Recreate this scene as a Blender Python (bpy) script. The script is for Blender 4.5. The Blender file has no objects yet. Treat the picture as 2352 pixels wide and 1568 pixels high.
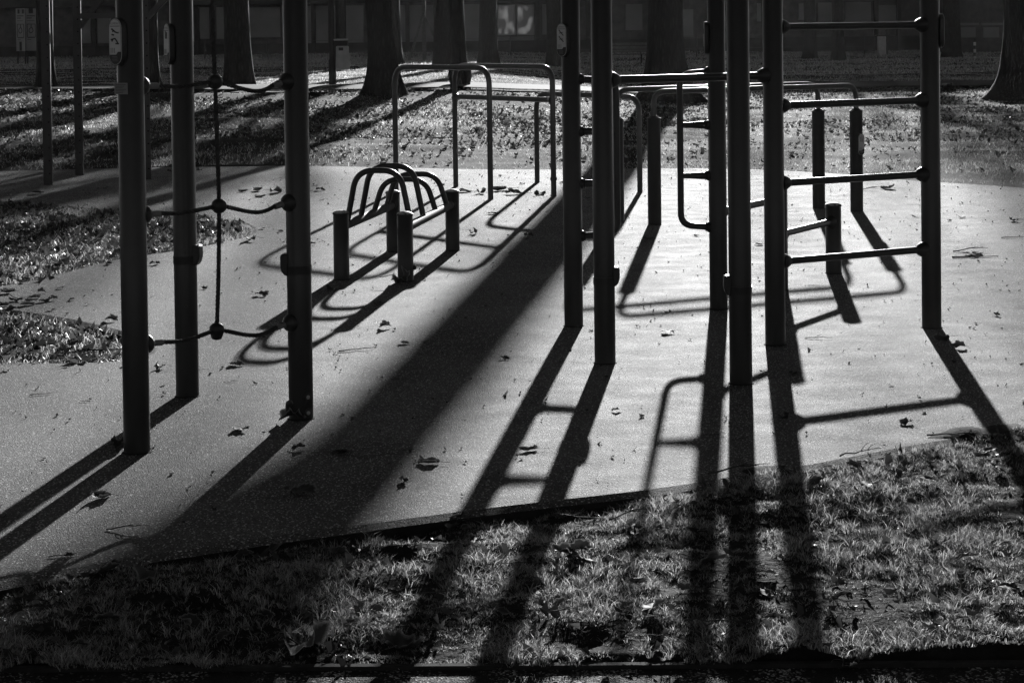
import bpy, bmesh, math, random
import numpy as np
from mathutils import Vector, Matrix

random.seed(7)
rng = np.random.default_rng(11)
scene = bpy.context.scene
col = scene.collection
R = math.radians

# ------------------------------------------------------------------ camera
# photo frame used for measuring: 2352 x 1568
FW, FH, FPX = 2352.0, 1568.0, 4200.0
PPX, PPY = 1176.0, 166.0            # principal point (rising/falling front: verticals stay parallel)
PITCH, ROLL, CAMH = math.atan(106.0 / 4200.0), 0.0125, 1.64
_fwd = Vector((0, math.cos(PITCH), -math.sin(PITCH)))
_up0 = Vector((0, math.sin(PITCH), math.cos(PITCH)))
_rt0 = Vector((1, 0, 0))
CR = _rt0 * math.cos(ROLL) - _up0 * math.sin(ROLL)
CU = _up0 * math.cos(ROLL) + _rt0 * math.sin(ROLL)
CAM = Vector((0, 0, CAMH))
cam_data = bpy.data.cameras.new("camera")
cam = bpy.data.objects.new("camera", cam_data)
col.objects.link(cam)
m = Matrix.Identity(4)
for i in range(3):
    m[i][0], m[i][1], m[i][2], m[i][3] = CR[i], CU[i], -_fwd[i], CAM[i]
cam.matrix_world = m
cam_data.sensor_width = 36.0
cam_data.lens = FPX / FW * 36.0
cam_data.shift_y = -(FH / 2 - PPY) / FW
cam_data.clip_start = 0.1
cam_data.clip_end = 3000
scene.camera = cam

# ------------------------------------------------------------------ light
SUN_EL, SUN_AZ = R(12.8), math.atan2(1697 - PPX, FPX)     # azimuth to the right of +Y
SUN = Vector((math.sin(SUN_AZ) * math.cos(SUN_EL), math.cos(SUN_AZ) * math.cos(SUN_EL), math.sin(SUN_EL)))
world = bpy.data.worlds.new("World")
scene.world = world
world.use_nodes = True
wn, wl = world.node_tree.nodes, world.node_tree.links
sky = wn.new("ShaderNodeTexSky")
sky.sky_type = 'NISHITA'
sky.sun_disc = False
sky.sun_elevation = SUN_EL
sky.sun_rotation = SUN_AZ
sky.air_density = 0.23
sky.dust_density = 0.1
bw = wn.new("ShaderNodeRGBToBW")                 # black and white photograph: a neutral sky
wl.new(sky.outputs[0], bw.inputs[0])
wl.new(bw.outputs[0], wn["Background"].inputs["Color"])
wn["Background"].inputs["Strength"].default_value = 0.05
sun_data = bpy.data.lights.new("sun", 'SUN')
sun_data.energy = 5.0
sun_data.angle = R(0.6)
sun_data.color = (1, 1, 1)
sun = bpy.data.objects.new("sun", sun_data)
sun.rotation_euler = SUN.to_track_quat('Z', 'Y').to_euler()
sun.location = (20, 60, 30)
col.objects.link(sun)
vs = scene.view_settings
vs.view_transform = 'Standard'
vs.look = 'None'
vs.exposure = 1.08
vs.gamma = 1.0
scene.cycles.use_denoising = True
scene.cycles.max_bounces = 5
scene.cycles.diffuse_bounces = 3
scene.cycles.glossy_bounces = 3
scene.cycles.transmission_bounces = 3
scene.cycles.caustics_reflective = False
scene.cycles.caustics_refractive = False
scene.cycles.sample_clamp_indirect = 4.0

# ------------------------------------------------------------------ photo -> world
def ray(x, y):
    return _fwd + CR * ((x - PPX) / FPX) + CU * ((PPY - y) / FPX)

def G(x, y, z=0.0):
    """ground point seen at photo pixel (x, y)"""
    d = ray(x, y)
    t = (z - CAMH) / d.z
    return CAM + d * t

def at_depth(x, y, Y):
    d = ray(x, y)
    return CAM + d * (Y / d.y)

def hgt0(base, y, px):
    """height above ground of photo row y on a vertical through ground point base"""
    return at_depth(px, y, base.y).z

def hgt(base, y, px):
    return at_depth(px, y, base.y).z

def on_plane(x, y, a, b):
    """pixel onto the vertical plane through ground points a and b"""
    n = Vector((-(b.y - a.y), b.x - a.x, 0)).normalized()
    d = ray(x, y)
    return CAM + d * ((a - CAM).dot(n) / d.dot(n))

def mpp(base):
    return base.y / FPX        # metres per photo pixel at that depth

# ------------------------------------------------------------------ materials
MATS = {}
def new_mat(name):
    mt = bpy.data.materials.new(name)
    mt.use_nodes = True
    MATS[name] = mt
    nt = mt.node_tree
    return mt, nt.nodes, nt.links, nt.nodes["Principled BSDF"]

def simple(name, c, rough=0.5, spec=0.5, metal=0.0, noise=None, bump=None, coords='Object'):
    """grey material; noise=(scale, amount) varies the colour, bump=(scale, strength, dist)"""
    mt, n, l, p = new_mat(name)
    p.inputs["Base Color"].default_value = (c, c, c, 1)
    p.inputs["Roughness"].default_value = rough
    p.inputs["Specular IOR Level"].default_value = spec
    p.inputs["Metallic"].default_value = metal
    tc = n.new("ShaderNodeTexCoord")
    if noise:
        tx = n.new("ShaderNodeTexNoise")
        tx.inputs["Scale"].default_value = noise[0]
        tx.inputs["Detail"].default_value = 6
        l.new(tc.outputs[coords], tx.inputs["Vector"])
        mr = n.new("ShaderNodeMapRange")
        mr.inputs["From Min"].default_value = 0.3
        mr.inputs["From Max"].default_value = 0.7
        mr.inputs["To Min"].default_value = c * (1 - noise[1])
        mr.inputs["To Max"].default_value = c * (1 + noise[1])
        l.new(tx.outputs["Fac"], mr.inputs["Value"])
        l.new(mr.outputs[0], p.inputs["Base Color"])
    if bump:
        tb = n.new("ShaderNodeTexNoise")
        tb.inputs["Scale"].default_value = bump[0]
        tb.inputs["Detail"].default_value = 5
        l.new(tc.outputs[coords], tb.inputs["Vector"])
        bp = n.new("ShaderNodeBump")
        bp.inputs["Strength"].default_value = bump[1]
        bp.inputs["Distance"].default_value = bump[2]
        l.new(tb.outputs["Fac"], bp.inputs["Height"])
        l.new(bp.outputs[0], p.inputs["Normal"])
    return mt

M_POST = simple("powder_coated_post", 0.022, 0.30, 0.30, noise=(9, 0.15), bump=(420, 0.05, 0.001))
def frost_cap_material():
    mt, n, l, p = new_mat("frosted_cap")
    g = n.new("ShaderNodeNewGeometry"); sx = n.new("ShaderNodeSeparateXYZ")
    l.new(g.outputs["Normal"], sx.inputs[0])
    tc = n.new("ShaderNodeTexCoord"); nz = n.new("ShaderNodeTexNoise"); nz.inputs["Scale"].default_value = 40; nz.inputs["Detail"].default_value = 5
    l.new(tc.outputs["Object"], nz.inputs["Vector"])
    m1 = n.new("ShaderNodeMath"); m1.operation = 'MULTIPLY'; l.new(sx.outputs[2], m1.inputs[0]); l.new(nz.outputs["Fac"], m1.inputs[1])
    mr = n.new("ShaderNodeMapRange"); mr.inputs["From Min"].default_value = 0.32; mr.inputs["From Max"].default_value = 0.52
    mr.inputs["To Min"].default_value = 0.02; mr.inputs["To Max"].default_value = 0.7
    l.new(m1.outputs[0], mr.inputs["Value"]); l.new(mr.outputs[0], p.inputs["Base Color"])
    p.inputs["Roughness"].default_value = 0.6
    return mt
M_CAP = frost_cap_material()
M_TUBE = simple("dark_steel_tube", 0.02, 0.36, 0.4, noise=(14, 0.2), bump=(500, 0.12, 0.001))
M_GALV = simple("galvanised_tube", 0.05, 0.40, 0.45, noise=(12, 0.2), bump=(300, 0.1, 0.001))
M_BEAM = simple("frosty_beam", 0.07, 0.7, 0.25, noise=(25, 0.35), bump=(200, 0.2, 0.001))
M_RUBBER = simple("black_rubber", 0.014, 0.45, 0.5, noise=(20, 0.2))
for _m, _w in ((M_TUBE, 0.3), (M_GALV, 0.7), (M_POST, 0.12)):
    _p = _m.node_tree.nodes["Principled BSDF"]
    _p.inputs["Coat Weight"].default_value = _w
    _p.inputs["Coat Roughness"].default_value = 0.14
M_ROPE = simple("dark_rope", 0.035, 0.75, 0.3, noise=(60, 0.4), bump=(900, 0.5, 0.001))
M_FERRULE = simple("grey_ferrule", 0.16, 0.4, 0.5)
M_BOLT = simple("steel_bolt_cap", 0.35, 0.4, 0.5)
M_SIGNW = simple("sign_white", 0.6, 0.5, 0.4, noise=(30, 0.06))
M_SIGNK = simple("sign_print_black", 0.03, 0.5, 0.4)
M_SIGNG = simple("sign_print_grey", 0.22, 0.5, 0.4)
M_RIG = simple("rig_steel", 0.035, 0.5, 0.45, noise=(10, 0.12), bump=(300, 0.1, 0.001))
M_HOLE = simple("bolt_hole", 0.012, 0.9, 0.1)
M_PANEL = simple("pale_render_panel", 0.21, 0.8, 0.2, noise=(0.9, 0.12))
M_BRICK = simple("dark_brick_wall", 0.09, 0.85, 0.2, noise=(3.0, 0.3))
M_PLINTH = simple("dark_plinth", 0.05, 0.85, 0.2, noise=(2.0, 0.3))
M_ROOF = simple("roof_felt", 0.06, 0.9, 0.2, noise=(1.0, 0.2))
M_GLASS = simple("window_glass", 0.03, 0.08, 0.8, noise=(2.0, 0.3))
def glare_window_material():  # glare spots put in as a faint glow; no lamp behind the pane
    mt, n, l, p = new_mat("glowing_glare_window")
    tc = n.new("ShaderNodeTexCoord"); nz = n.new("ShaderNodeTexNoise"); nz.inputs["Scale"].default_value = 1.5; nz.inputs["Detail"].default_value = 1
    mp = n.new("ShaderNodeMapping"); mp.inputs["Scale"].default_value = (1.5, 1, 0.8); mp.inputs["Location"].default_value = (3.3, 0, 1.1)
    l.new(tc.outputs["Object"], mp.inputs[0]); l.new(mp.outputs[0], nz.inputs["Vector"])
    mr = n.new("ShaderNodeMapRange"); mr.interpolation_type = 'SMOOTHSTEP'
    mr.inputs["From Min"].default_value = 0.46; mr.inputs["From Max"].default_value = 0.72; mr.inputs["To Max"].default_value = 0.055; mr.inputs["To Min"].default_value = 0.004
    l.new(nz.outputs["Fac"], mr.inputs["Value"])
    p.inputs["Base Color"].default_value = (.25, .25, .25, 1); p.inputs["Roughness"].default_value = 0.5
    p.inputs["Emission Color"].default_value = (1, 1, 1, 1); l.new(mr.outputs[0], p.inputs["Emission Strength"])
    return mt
M_GLAREWIN = glare_window_material()
M_FRAME = simple("window_frame_paint", 0.3, 0.6, 0.4)
M_WOOD = simple("weathered_wood", 0.14, 0.75, 0.3, noise=(12, 0.35), bump=(60, 0.4, 0.004))
M_IRON = simple("cast_iron", 0.03, 0.6, 0.4)
M_BINB = simple("bin_grey_plastic", 0.42, 0.55, 0.4, noise=(6, 0.2))
M_WPAINT = simple("white_paint", 0.65, 0.6, 0.4, noise=(20, 0.1))
M_KPAINT = simple("black_paint", 0.03, 0.6, 0.4)
M_BANNER = simple("banner_white", 0.34, 0.7, 0.3, noise=(4, 0.08))
M_TWIG = simple("twig_bark", 0.05, 0.8, 0.3, noise=(40, 0.5))

def bark_material():
    mt, n, l, p = new_mat("tree_bark")
    tc = n.new("ShaderNodeTexCoord")
    mp = n.new("ShaderNodeMapping")
    mp.inputs["Scale"].default_value = (9, 9, 1.6)
    l.new(tc.outputs["Object"], mp.inputs["Vector"])
    v = n.new("ShaderNodeTexVoronoi")
    v.feature = 'DISTANCE_TO_EDGE'
    v.inputs["Scale"].default_value = 2.2
    nz = n.new("ShaderNodeTexNoise")
    nz.inputs["Scale"].default_value = 3.0
    nz.inputs["Detail"].default_value = 8
    l.new(mp.outputs[0], v.inputs["Vector"])
    l.new(mp.outputs[0], nz.inputs["Vector"])
    mul = n.new("ShaderNodeMath"); mul.operation = 'MULTIPLY'
    l.new(v.outputs["Distance"], mul.inputs[0]); l.new(nz.outputs["Fac"], mul.inputs[1])
    cr = n.new("ShaderNodeMapRange")
    cr.inputs["From Max"].default_value = 0.35
    cr.inputs["To Min"].default_value = 0.02
    cr.inputs["To Max"].default_value = 0.065
    l.new(mul.outputs[0], cr.inputs["Value"])
    l.new(cr.outputs[0], p.inputs["Base Color"])
    bp = n.new("ShaderNodeBump")
    bp.inputs["Strength"].default_value = 0.9
    bp.inputs["Distance"].default_value = 0.04
    l.new(mul.outputs[0], bp.inputs["Height"])
    l.new(bp.outputs[0], p.inputs["Normal"])
    p.inputs["Roughness"].default_value = 0.9
    p.inputs["Specular IOR Level"].default_value = 0.2
    return mt
M_BARK = bark_material()

def rubber_surface_material():
    """frosted rubber granulate: speckled grey with a grainy, glinting surface"""
    mt, n, l, p = new_mat("frosted_rubber_granulate")
    tc = n.new("ShaderNodeTexCoord")
    fine = n.new("ShaderNodeTexNoise"); fine.inputs["Scale"].default_value = 260; fine.inputs["Detail"].default_value = 3
    big = n.new("ShaderNodeTexNoise"); big.inputs["Scale"].default_value = 0.9; big.inputs["Detail"].default_value = 7
    mp = n.new("ShaderNodeMapping"); mp.inputs["Scale"].default_value = (0.8, 1.1, 1)
    mid = n.new("ShaderNodeTexNoise"); mid.inputs["Scale"].default_value = 5; mid.inputs["Detail"].default_value = 8
    l.new(tc.outputs["Object"], mp.inputs["Vector"])
    for t, src in ((fine, tc.outputs["Object"]), (big, tc.outputs["Object"]), (mid, mp.outputs[0])):
        l.new(src, t.inputs["Vector"])
    a = n.new("ShaderNodeMath"); a.operation = 'MULTIPLY_ADD'
    a.inputs[1].default_value = 0.9
    l.new(fine.outputs["Fac"], a.inputs[0]); l.new(mid.outputs["Fac"], a.inputs[2])
    b = n.new("ShaderNodeMath"); b.operation = 'MULTIPLY_ADD'
    b.inputs[1].default_value = 1.7
    l.new(big.outputs["Fac"], b.inputs[0]); l.new(a.outputs[0], b.inputs[2])
    mr = n.new("ShaderNodeMapRange")
    mr.inputs["From Min"].default_value = 1.35; mr.inputs["From Max"].default_value = 2.25
    mr.inputs["To Min"].default_value = 0.024; mr.inputs["To Max"].default_value = 0.12
    l.new(b.outputs[0], mr.inputs["Value"])
    # frost crystals: a few cells of the granulate are white
    cell = n.new("ShaderNodeTexVoronoi"); cell.inputs["Scale"].default_value = 210
    l.new(tc.outputs["Object"], cell.inputs["Vector"])
    sp = n.new("ShaderNodeSeparateColor"); l.new(cell.outputs["Color"], sp.inputs[0])
    fr = n.new("ShaderNodeMapRange"); fr.inputs["From Min"].default_value = 0.90; fr.inputs["From Max"].default_value = 0.99
    l.new(sp.outputs[0], fr.inputs["Value"])
    gr = n.new("ShaderNodeMapRange"); gr.inputs["To Min"].default_value = 0.35; gr.inputs["To Max"].default_value = 1.6
    l.new(sp.outputs[1], gr.inputs["Value"])
    mg = n.new("ShaderNodeMath"); mg.operation = 'MULTIPLY'
    l.new(mr.outputs[0], mg.inputs[0]); l.new(gr.outputs[0], mg.inputs[1])
    mxc = n.new("ShaderNodeMix"); mxc.data_type = 'FLOAT'
    l.new(fr.outputs[0], mxc.inputs[0]); l.new(mg.outputs[0], mxc.inputs[2]); mxc.inputs[3].default_value = 0.75
    l.new(mxc.outputs[0], p.inputs["Base Color"])
    rr = n.new("ShaderNodeMapRange")
    rr.inputs["From Min"].default_value = 0.35; rr.inputs["From Max"].default_value = 0.65
    rr.inputs["To Min"].default_value = 0.79; rr.inputs["To Max"].default_value = 0.86
    l.new(mid.outputs["Fac"], rr.inputs["Value"])
    l.new(rr.outputs[0], p.inputs["Roughness"])
    p.inputs["Specular IOR Level"].default_value = 0.30
    grain = n.new("ShaderNodeTexVoronoi"); grain.inputs["Scale"].default_value = 190
    l.new(tc.outputs["Object"], grain.inputs["Vector"])
    bp = n.new("ShaderNodeBump"); bp.inputs["Strength"].default_value = 0.8; bp.inputs["Distance"].default_value = 0.003
    l.new(grain.outputs["Distance"], bp.inputs["Height"])
    bp2 = n.new("ShaderNodeBump"); bp2.inputs["Strength"].default_value = 0.12; bp2.inputs["Distance"].default_value = 0.012
    l.new(mid.outputs["Fac"], bp2.inputs["Height"])
    l.new(bp.outputs[0], bp2.inputs["Normal"])
    l.new(bp.outputs[0], p.inputs["Normal"])
    return mt
M_PAD = rubber_surface_material()
M_PADSIDE = simple("pad_side_shade_and_joint", 0.02, 0.9, 0.2, noise=(30, 0.4))  # side colour darkened to stand for its shade; post joint rings share it

M_SOIL = simple("lawn_soil", 0.016, 0.95, 0.1, noise=(6, 0.5), bump=(40, 0.6, 0.02))
def asphalt_material():
    """dark asphalt with grains of frost on its stones"""
    mt, n, l, p = new_mat("frosted_asphalt")
    tc = n.new("ShaderNodeTexCoord")
    v = n.new("ShaderNodeTexVoronoi"); v.inputs["Scale"].default_value = 170
    nz = n.new("ShaderNodeTexNoise"); nz.inputs["Scale"].default_value = 7; nz.inputs["Detail"].default_value = 6
    l.new(tc.outputs["Object"], v.inputs["Vector"]); l.new(tc.outputs["Object"], nz.inputs["Vector"])
    sp = n.new("ShaderNodeSeparateColor"); l.new(v.outputs["Color"], sp.inputs[0])
    ad = n.new("ShaderNodeMath"); ad.operation = 'MULTIPLY'; l.new(sp.outputs[0], ad.inputs[0]); l.new(nz.outputs["Fac"], ad.inputs[1])
    mr = n.new("ShaderNodeMapRange"); mr.inputs["From Min"].default_value = 0.40; mr.inputs["From Max"].default_value = 0.56
    mr.inputs["To Min"].default_value = 0.02; mr.inputs["To Max"].default_value = 0.55
    l.new(ad.outputs[0], mr.inputs["Value"]); l.new(mr.outputs[0], p.inputs["Base Color"])
    bp = n.new("ShaderNodeBump"); bp.inputs["Strength"].default_value = 0.9; bp.inputs["Distance"].default_value = 0.006
    l.new(v.outputs["Distance"], bp.inputs["Height"]); l.new(bp.outputs[0], p.inputs["Normal"])
    p.inputs["Roughness"].default_value = 0.8; p.inputs["Specular IOR Level"].default_value = 0.1
    return mt
M_ASPH = asphalt_material()
M_FPATH = simple("park_path", 0.07, 0.9, 0.08, noise=(2, 0.2), bump=(90, 0.3, 0.004))
M_EDGE = simple("path_edging", 0.03, 0.9, 0.1, noise=(20, 0.3))

def blade_material(name, lo, hi, trans, gloss=0.06, pw=1.0):
    mt = bpy.data.materials.new(name); mt.use_nodes = True
    n, l = mt.node_tree.nodes, mt.node_tree.links
    n.remove(n["Principled BSDF"])
    out = n["Material Output"]
    geo = n.new("ShaderNodeNewGeometry")
    mr = n.new("ShaderNodeMapRange")
    mr.inputs["To Min"].default_value = lo; mr.inputs["To Max"].default_value = hi
    sq = n.new("ShaderNodeMath"); sq.operation = 'POWER'; sq.inputs[1].default_value = pw
    l.new(geo.outputs["Random Per Island"], sq.inputs[0])
    l.new(sq.outputs[0], mr.inputs["Value"])
    d = n.new("ShaderNodeBsdfDiffuse"); t = n.new("ShaderNodeBsdfTranslucent")
    g = n.new("ShaderNodeBsdfGlossy"); g.inputs["Roughness"].default_value = 0.30
    g.inputs["Color"].default_value = (0.5, 0.5, 0.5, 1)
    half = n.new("ShaderNodeMath"); half.operation = 'MULTIPLY'; half.inputs[1].default_value = 0.6
    l.new(mr.outputs[0], half.inputs[0])
    l.new(half.outputs[0], d.inputs["Color"]); l.new(mr.outputs[0], t.inputs["Color"])
    mx = n.new("ShaderNodeMixShader"); mx.inputs[0].default_value = trans
    l.new(d.outputs[0], mx.inputs[1]); l.new(t.outputs[0], mx.inputs[2])
    mx2 = n.new("ShaderNodeMixShader"); mx2.inputs[0].default_value = gloss
    l.new(mx.outputs[0], mx2.inputs[1]); l.new(g.outputs[0], mx2.inputs[2])
    l.new(mx2.outputs[0], out.inputs["Surface"])
    return mt
M_GRASS = blade_material("frosted_grass_blades", 0.014, 1.0, 0.70, 0.28, 1.6)
M_FARGRASS = blade_material("far_frosted_grass", 0.30, 1.0, 0.55, 0.10)
M_LITTER = blade_material("leaf_litter", 0.015, 0.16, 0.3)

def leaf_material():
    """dry leaf with white frost along the rim (attribute 'rim' grows to the outline)"""
    mt, n, l, p = new_mat("dry_frosted_leaf")
    at = n.new("ShaderNodeAttribute"); at.attribute_name = "rim"
    tc = n.new("ShaderNodeTexCoord")
    nz = n.new("ShaderNodeTexNoise"); nz.inputs["Scale"].default_value = 60; nz.inputs["Detail"].default_value = 4
    l.new(tc.outputs["Object"], nz.inputs["Vector"])
    ml = n.new("ShaderNodeMath"); ml.operation = 'MULTIPLY'
    l.new(at.outputs["Fac"], ml.inputs[0]); l.new(nz.outputs["Fac"], ml.inputs[1])
    mr = n.new("ShaderNodeMapRange")
    mr.inputs["From Min"].default_value = 0.2; mr.inputs["From Max"].default_value = 0.6
    mr.inputs["To Min"].default_value = 0.035; mr.inputs["To Max"].default_value = 0.32
    l.new(ml.outputs[0], mr.inputs["Value"])
    l.new(mr.outputs[0], p.inputs["Base Color"])
    p.inputs["Roughness"].default_value = 0.7
    p.inputs["Specular IOR Level"].default_value = 0.3
    out = n["Material Output"]
    tr = n.new("ShaderNodeBsdfTranslucent"); l.new(mr.outputs[0], tr.inputs["Color"])
    mx = n.new("ShaderNodeMixShader"); mx.inputs[0].default_value = 0.22
    l.new(p.outputs[0], mx.inputs[1]); l.new(tr.outputs[0], mx.inputs[2])
    l.new(mx.outputs[0], out.inputs["Surface"])
    return mt
M_LEAF = leaf_material()

# ------------------------------------------------------------------ object helpers
def tag(o, label=None, cat=None, group=None, kind=None):
    if label: o["label"] = label
    if cat: o["category"] = cat
    if group: o["group"] = group
    if kind: o["kind"] = kind
    return o

def empty(name, loc, label, cat, group=None):
    o = bpy.data.objects.new(name, None)
    o.empty_display_size = 0.2
    o.location = loc
    col.objects.link(o)
    return tag(o, label, cat, group)

def frame_of(d):
    d = d.normalized()
    ref = Vector((0, 0, 1)) if abs(d.z) < 0.9 else Vector((1, 0, 0))
    u = ref.cross(d).normalized()
    return u, d.cross(u).normalized()

class MB:
    def __init__(s):
        s.v, s.f = [], []
    def ring(s, c, u, w, r, n, ph=0.0):
        i0 = len(s.v)
        for k in range(n):
            a = 2 * math.pi * k / n + ph
            s.v.append(tuple(c + u * (math.cos(a) * r) + w * (math.sin(a) * r)))
        return i0
    def tube(s, pts, r, n=14, cap=True, ph=0.0):
        pts = [Vector(p) for p in pts]
        rs = r if isinstance(r, (list, tuple)) else [r] * len(pts)
        d = (pts[1] - pts[0]).normalized()
        u, w = frame_of(d)
        prev = None
        for i, p in enumerate(pts):
            if 0 < i < len(pts) - 1:
                t = (pts[i + 1] - pts[i - 1])
            elif i == 0:
                t = pts[1] - pts[0]
            else:
                t = pts[-1] - pts[-2]
            t.normalize()
            u = (u - t * u.dot(t)).normalized()
            w = t.cross(u)
            i0 = s.ring(p, u, w, rs[i], n, ph)
            if prev is not None:
                for k in range(n):
                    k2 = (k + 1) % n
                    s.f.append((prev + k, prev + k2, i0 + k2, i0 + k))
            elif cap:
                s.f.append(tuple(reversed(range(i0, i0 + n))))
            prev = i0
        if cap:
            s.f.append(tuple(range(prev, prev + n)))
        return s
    def lathe(s, base, axis, prof, n=20):
        """prof: list of (distance along axis, radius)"""
        axis = Vector(axis).normalized()
        u, w = frame_of(axis)
        prev = None
        for (h, r) in prof:
            i0 = s.ring(Vector(base) + axis * h, u, w, max(r, 1e-4), n)
            if prev is not None:
                for k in range(n):
                    k2 = (k + 1) % n
                    s.f.append((prev + k, prev + k2, i0 + k2, i0 + k))
            else:
                s.f.append(tuple(reversed(range(i0, i0 + n))))
            prev = i0
        s.f.append(tuple(range(prev, prev + n)))
        return s
    def box(s, c, sx, sy, sz, rot=0.0, mat=None):
        c = Vector(c)
        ca, sa = math.cos(rot), math.sin(rot)
        i0 = len(s.v)
        for dz in (-1, 1):
            for dx, dy in ((-1, -1), (1, -1), (1, 1), (-1, 1)):
                x, y = dx * sx / 2, dy * sy / 2
                p = Vector((x * ca - y * sa, x * sa + y * ca, dz * sz / 2))
                if mat is not None:
                    p = mat @ Vector((dx * sx / 2, dy * sy / 2, dz * sz / 2))
                s.v.append(tuple(c + p))
        for q in ((3, 2, 1, 0), (4, 5, 6, 7), (0, 1, 5, 4), (1, 2, 6, 5), (2, 3, 7, 6), (3, 0, 4, 7)):
            s.f.append(tuple(i0 + k for k in q))
        return s
    def bar(s, a, b, w, h):
        """rectangular bar from a to b"""
        a, b = Vector(a), Vector(b)
        d = (b - a)
        u, v = frame_of(d)
        mt = Matrix((u, d.normalized(), v)).transposed()
        return s.box((a + b) / 2, w, d.length, h, mat=mt)
    def prism(s, pts, origin, ux, uy, un, t):
        """flat outline pts (2D) extruded by t along un"""
        n = len(pts); i0 = len(s.v)
        for k in (0, 1):
            for (x, y) in pts:
                s.v.append(tuple(Vector(origin) + ux * x + uy * y + un * (t * k)))
        s.f.append(tuple(reversed(range(i0, i0 + n))))
        s.f.append(tuple(range(i0 + n, i0 + 2 * n)))
        for k in range(n):
            k2 = (k + 1) % n
            s.f.append((i0 + k, i0 + k2, i0 + n + k2, i0 + n + k))
        return s
    def build(s, name, mat, parent=None, smooth=True, bevel=0.0):
        me = bpy.data.meshes.new(name)
        v = s.v
        if parent is not None:
            off = Vector((0, 0, 0)); q = parent
            while q is not None:
                off += q.location; q = q.parent
            v = [(a[0] - off.x, a[1] - off.y, a[2] - off.z) for a in v]
        me.from_pydata(v, [], s.f)
        me.materials.append(mat)
        if smooth:
            me.polygons.foreach_set("use_smooth", [True] * len(me.polygons))
            try:
                me.set_sharp_from_angle(angle=R(40))
            except Exception:
                pass
        me.update()
        o = bpy.data.objects.new(name, me)
        col.objects.link(o)
        if parent is not None:
            o.parent = parent
        if bevel:
            b = o.modifiers.new("bevel", 'BEVEL'); b.width = bevel; b.segments = 2; b.limit_method = 'ANGLE'
        return o

def fillet(pts, r, n=7):
    pts = [Vector(p) for p in pts]
    out = [pts[0]]
    for i in range(1, len(pts) - 1):
        a, b, c = pts[i - 1], pts[i], pts[i + 1]
        d1, d2 = (a - b).normalized(), (c - b).normalized()
        ang = d1.angle(d2)
        L = min(r / math.tan(ang / 2), (a - b).length * 0.49, (c - b).length * 0.49)
        p, q = b + d1 * L, b + d2 * L
        for k in range(n + 1):
            t = k / n
            out.append(p * (1 - t) ** 2 + b * (2 * t * (1 - t)) + q * t * t)
    out.append(pts[-1])
    return out

def spline(pts, n=8):
    pts = [Vector(p) for p in pts]
    P = [pts[0] * 2 - pts[1]] + pts + [pts[-1] * 2 - pts[-2]]
    out = []
    for i in range(1, len(P) - 2):
        a, b, c, d = P[i - 1], P[i], P[i + 1], P[i + 2]
        for k in range(n):
            t = k / n
            out.append(0.5 * ((2 * b) + (c - a) * t + (2 * a - 5 * b + 4 * c - d) * t * t + (3 * b - a - 3 * c + d) * t ** 3))
    out.append(pts[-1])
    return out

def bulk_mesh(name, V, F, mat, kind=None, attr=None):
    """fast mesh from numpy arrays; F is (n, 3) or (n, 4)"""
    me = bpy.data.meshes.new(name)
    V = np.ascontiguousarray(V, dtype=np.float32); F = np.ascontiguousarray(F, dtype=np.int32)
    k = F.shape[1]
    me.vertices.add(len(V)); me.vertices.foreach_set("co", V.ravel())
    me.loops.add(F.size); me.loops.foreach_set("vertex_index", F.ravel())
    me.polygons.add(len(F))
    me.polygons.foreach_set("loop_start", np.arange(0, F.size, k, dtype=np.int32))
    me.polygons.foreach_set("loop_total", np.full(len(F), k, dtype=np.int32))
    me.update(calc_edges=True)
    me.materials.append(mat)
    o = bpy.data.objects.new(name, me)
    col.objects.link(o)
    if kind: o["kind"] = kind
    return o

# value noise
_perm = rng.random((256, 256))
def vnoise(x, y):
    xi, yi = np.floor(x).astype(int), np.floor(y).astype(int)
    fx, fy = x - xi, y - yi
    fx, fy = fx * fx * (3 - 2 * fx), fy * fy * (3 - 2 * fy)
    def g(a, b): return _perm[a % 256, b % 256]
    return (g(xi, yi) * (1 - fx) + g(xi + 1, yi) * fx) * (1 - fy) + (g(xi, yi + 1) * (1 - fx) + g(xi + 1, yi + 1) * fx) * fy
def fbm(x, y, o=4):
    s, a, t = 0, 1.0, 0
    for i in range(o):
        s = s + a * vnoise(x * 2 ** i + 17 * i, y * 2 ** i + 31 * i); t += a; a *= 0.5
    return s / t - 0.5

# ------------------------------------------------------------------ ground
PAD_PX = [(-250, 400), (0, 393), (300, 385), (640, 380), (900, 384), (1176, 389), (1500, 386), (1720, 388), (1950, 400),
          (2100, 414), (2352, 431), (2700, 470), (3100, 600), (3100, 850), (2700, 928), (2352, 987), (2100, 1030),
          (1900, 1068), (1700, 1101), (1500, 1131), (1280, 1156), (1050, 1184), (850, 1211), (700, 1231), (500, 1260),
          (250, 1299), (100, 1327), (0, 1347), (-200, 1395), (-420, 1200), (-260, 850), (0, 833), (150, 830), (275, 826),
          (336, 812), (326, 788), (275, 765), (150, 735), (0, 712), (-120, 700), (-130, 672), (0, 655), (100, 635), (275, 592),
          (400, 575), (520, 552), (575, 535), (560, 514), (480, 501), (330, 491), (200, 479), (0, 463), (-250, 462)]
pad_pts = [G(x, y) for x, y in PAD_PX]
cl = pad_pts + [pad_pts[0]]
sm = []
N = len(pad_pts)
for i in range(N):
    a, b, c, d = pad_pts[i - 1], pad_pts[i], pad_pts[(i + 1) % N], pad_pts[(i + 2) % N]
    seg = max(2, min(8, int((c - b).length / 0.25)))
    for k in range(seg):
        t = k / seg
        sm.append(0.5 * ((2 * b) + (c - a) * t + (2 * a - 5 * b + 4 * c - d) * t * t + (3 * b - a - 3 * c + d) * t ** 3))
pad = np.array([(p.x, p.y) for p in sm])

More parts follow.
